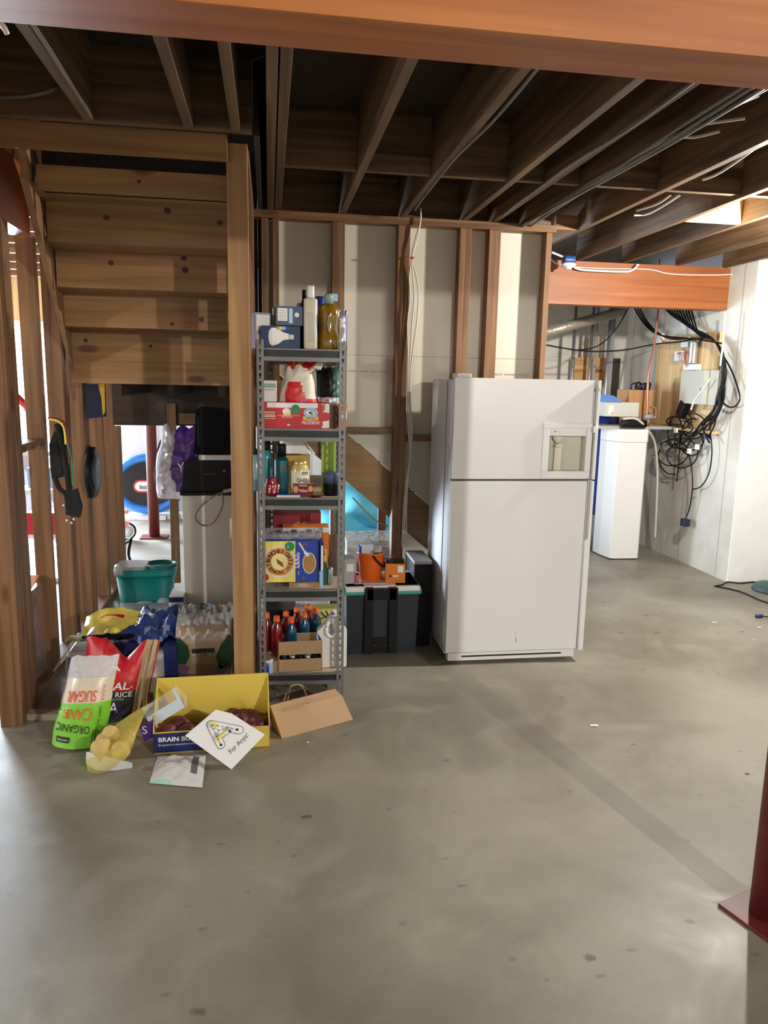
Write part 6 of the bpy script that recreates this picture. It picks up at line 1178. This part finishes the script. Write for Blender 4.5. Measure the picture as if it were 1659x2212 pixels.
b = B().box(-0.065, 0.01, -0.03, 0.02, 0.11, 0.2, plain('pack_white', (0.6, 0.68, 0.75), 0.3)).box(-0.075, -0.06, -0.03, 0.02, 0.11, 0.19, BLUE).blob((0.03, 0, 0.165), (0.04, 0.04, 0.03), plain('grey_wrap', (0.4, 0.38, 0.36), 0.2, coat=1), 3, 0.3, 14); tag(b.build('snack_packs', None, (p.x, 4.3, ztt+0.02)), 'white blue and grey wrapped packs filling the orange pail', 'packs')
r, w, d, h, F, b = carton('orange_box', 'small orange carton with open flaps at the right of the tote lid', 'box', (836, 1218, 878, 1254), 4.2, ztt, 0.14, ORANGE, -0.12); b.rect(F['front'], w*0.62, h*0.55, w*0.9, h*0.9, WINK); b.disc(F['front'], w*0.25, h*0.35, 0.008, 0.008, NAVY); b.rect(F['front'], w*0.4, h*0.32, w*0.65, h*0.4, WINK); b.rect(F['top'], 0.004, 0.004, w-0.004, d-0.004, DARK)
b.prism([(-w/2, 0.0, h), (w*0.2, -0.02, h+0.05), (w*0.22, 0.0, h+0.045), (-w/2+0.01, 0.03, h)], (0, 0.003, 0), ORANGE); b.build('body', r)
r, w, d, h, F, b = carton('grey_box', 'grey and red carton on the left end of the tote lid', 'box', (738, 1208, 768, 1254), 4.2, ztt, 0.12, plain('carton_grey', (0.4, 0.39, 0.4), 0.5), 0.1); b.rect(F['front'], w-0.012, 0.002, w, h*0.45, RED); b.rect(F['front'], w*0.3, h*0.5, w*0.8, h*0.8, WPLAS); b.build('body', r)
r = thing('pink_tray', 'translucent pinkish tray under the orange pail', 'tray', (p.x-0.01, 4.28, ztt)); 
B().box(-0.1, 0.09, -0.09, 0.1, -0.0005, 0.004, plain('pink_clear', (0.6, 0.45, 0.42), 0.25)).build('body', r)
q = atY(810, 1160, 4.9); r = thing('plastic_bin', 'clear plastic bin behind the orange pail, inside the stair opening', 'bin', (q.x+0.0, 4.98, 0)); b = B().box(-0.17, 0.17, -0.05, 0.25, 0, 0.42, plain('pinkgrey', (0.4, 0.3, 0.26), 0.5)); b.box(-0.19, 0.19, -0.07, 0.27, 0.42, 0.54, MILKY); b.build('body', r)
q = atY(900, 1190, 4.95); r = thing('black_chest', 'black chest with a pale top in the shade left of the refrigerator', 'chest', (0.93, 4.3, 0)); b = B().box(-0.06, 0.05, 0, 0.3, 0, 0.52, DARK); b.box(-0.06, 0.05, -0.0, 0.3, 0.522, 0.54, plain('pale_top', (0.35, 0.33, 0.3), 0.6)); b.build('body', r)
q = atZ(800, 1140, 0.0); c0 = atY(768, 1115, 7.6); r = thing('blue_bedding', 'heap of light blue quilt in the far room below the lower stair flight', 'quilt', (c0.x, 7.7, 0))
b = B().blob((0, 0, 0.2), (0.42, 0.4, 0.27), plain('quilt_blue', (0.1, 0.5, 0.72), 0.7), 5, 0.25, 34); b.v = [(x, y, max(z_, 0.0)) for x, y, z_ in b.v]; b.grid(lambda u, v_: Vector(((u-0.5)*0.85, -0.5+0.25*v_, 0.02+0.12*v_+0.05*noise.noise(Vector((u*9, v_*4, 1))))), 24, 6, _M['quilt_blue']); b.build('quilt', r)
b = B().tube([atY(762, 1075, 4.85), atY(785, 1100, 4.85), atY(812, 1125, 4.85), atY(838, 1137, 4.85)], 0.006, plain('cord_olive', (0.3, 0.24, 0.1), 0.6)); tag(b.build('sagging_cable', recenter=True), 'olive cord sagging below the lower stair stringer', 'cord')
b = B().box(-0.03, 0.03, -0.02, 0.02, 0, 0.9, STUD[2]); q = atY(824, 1150, 5.7); tag(b.build('wall_stud', None, (q.x, 5.7, 0)), 'short stud standing under the lower stair flight before the blue quilt', 'stud')
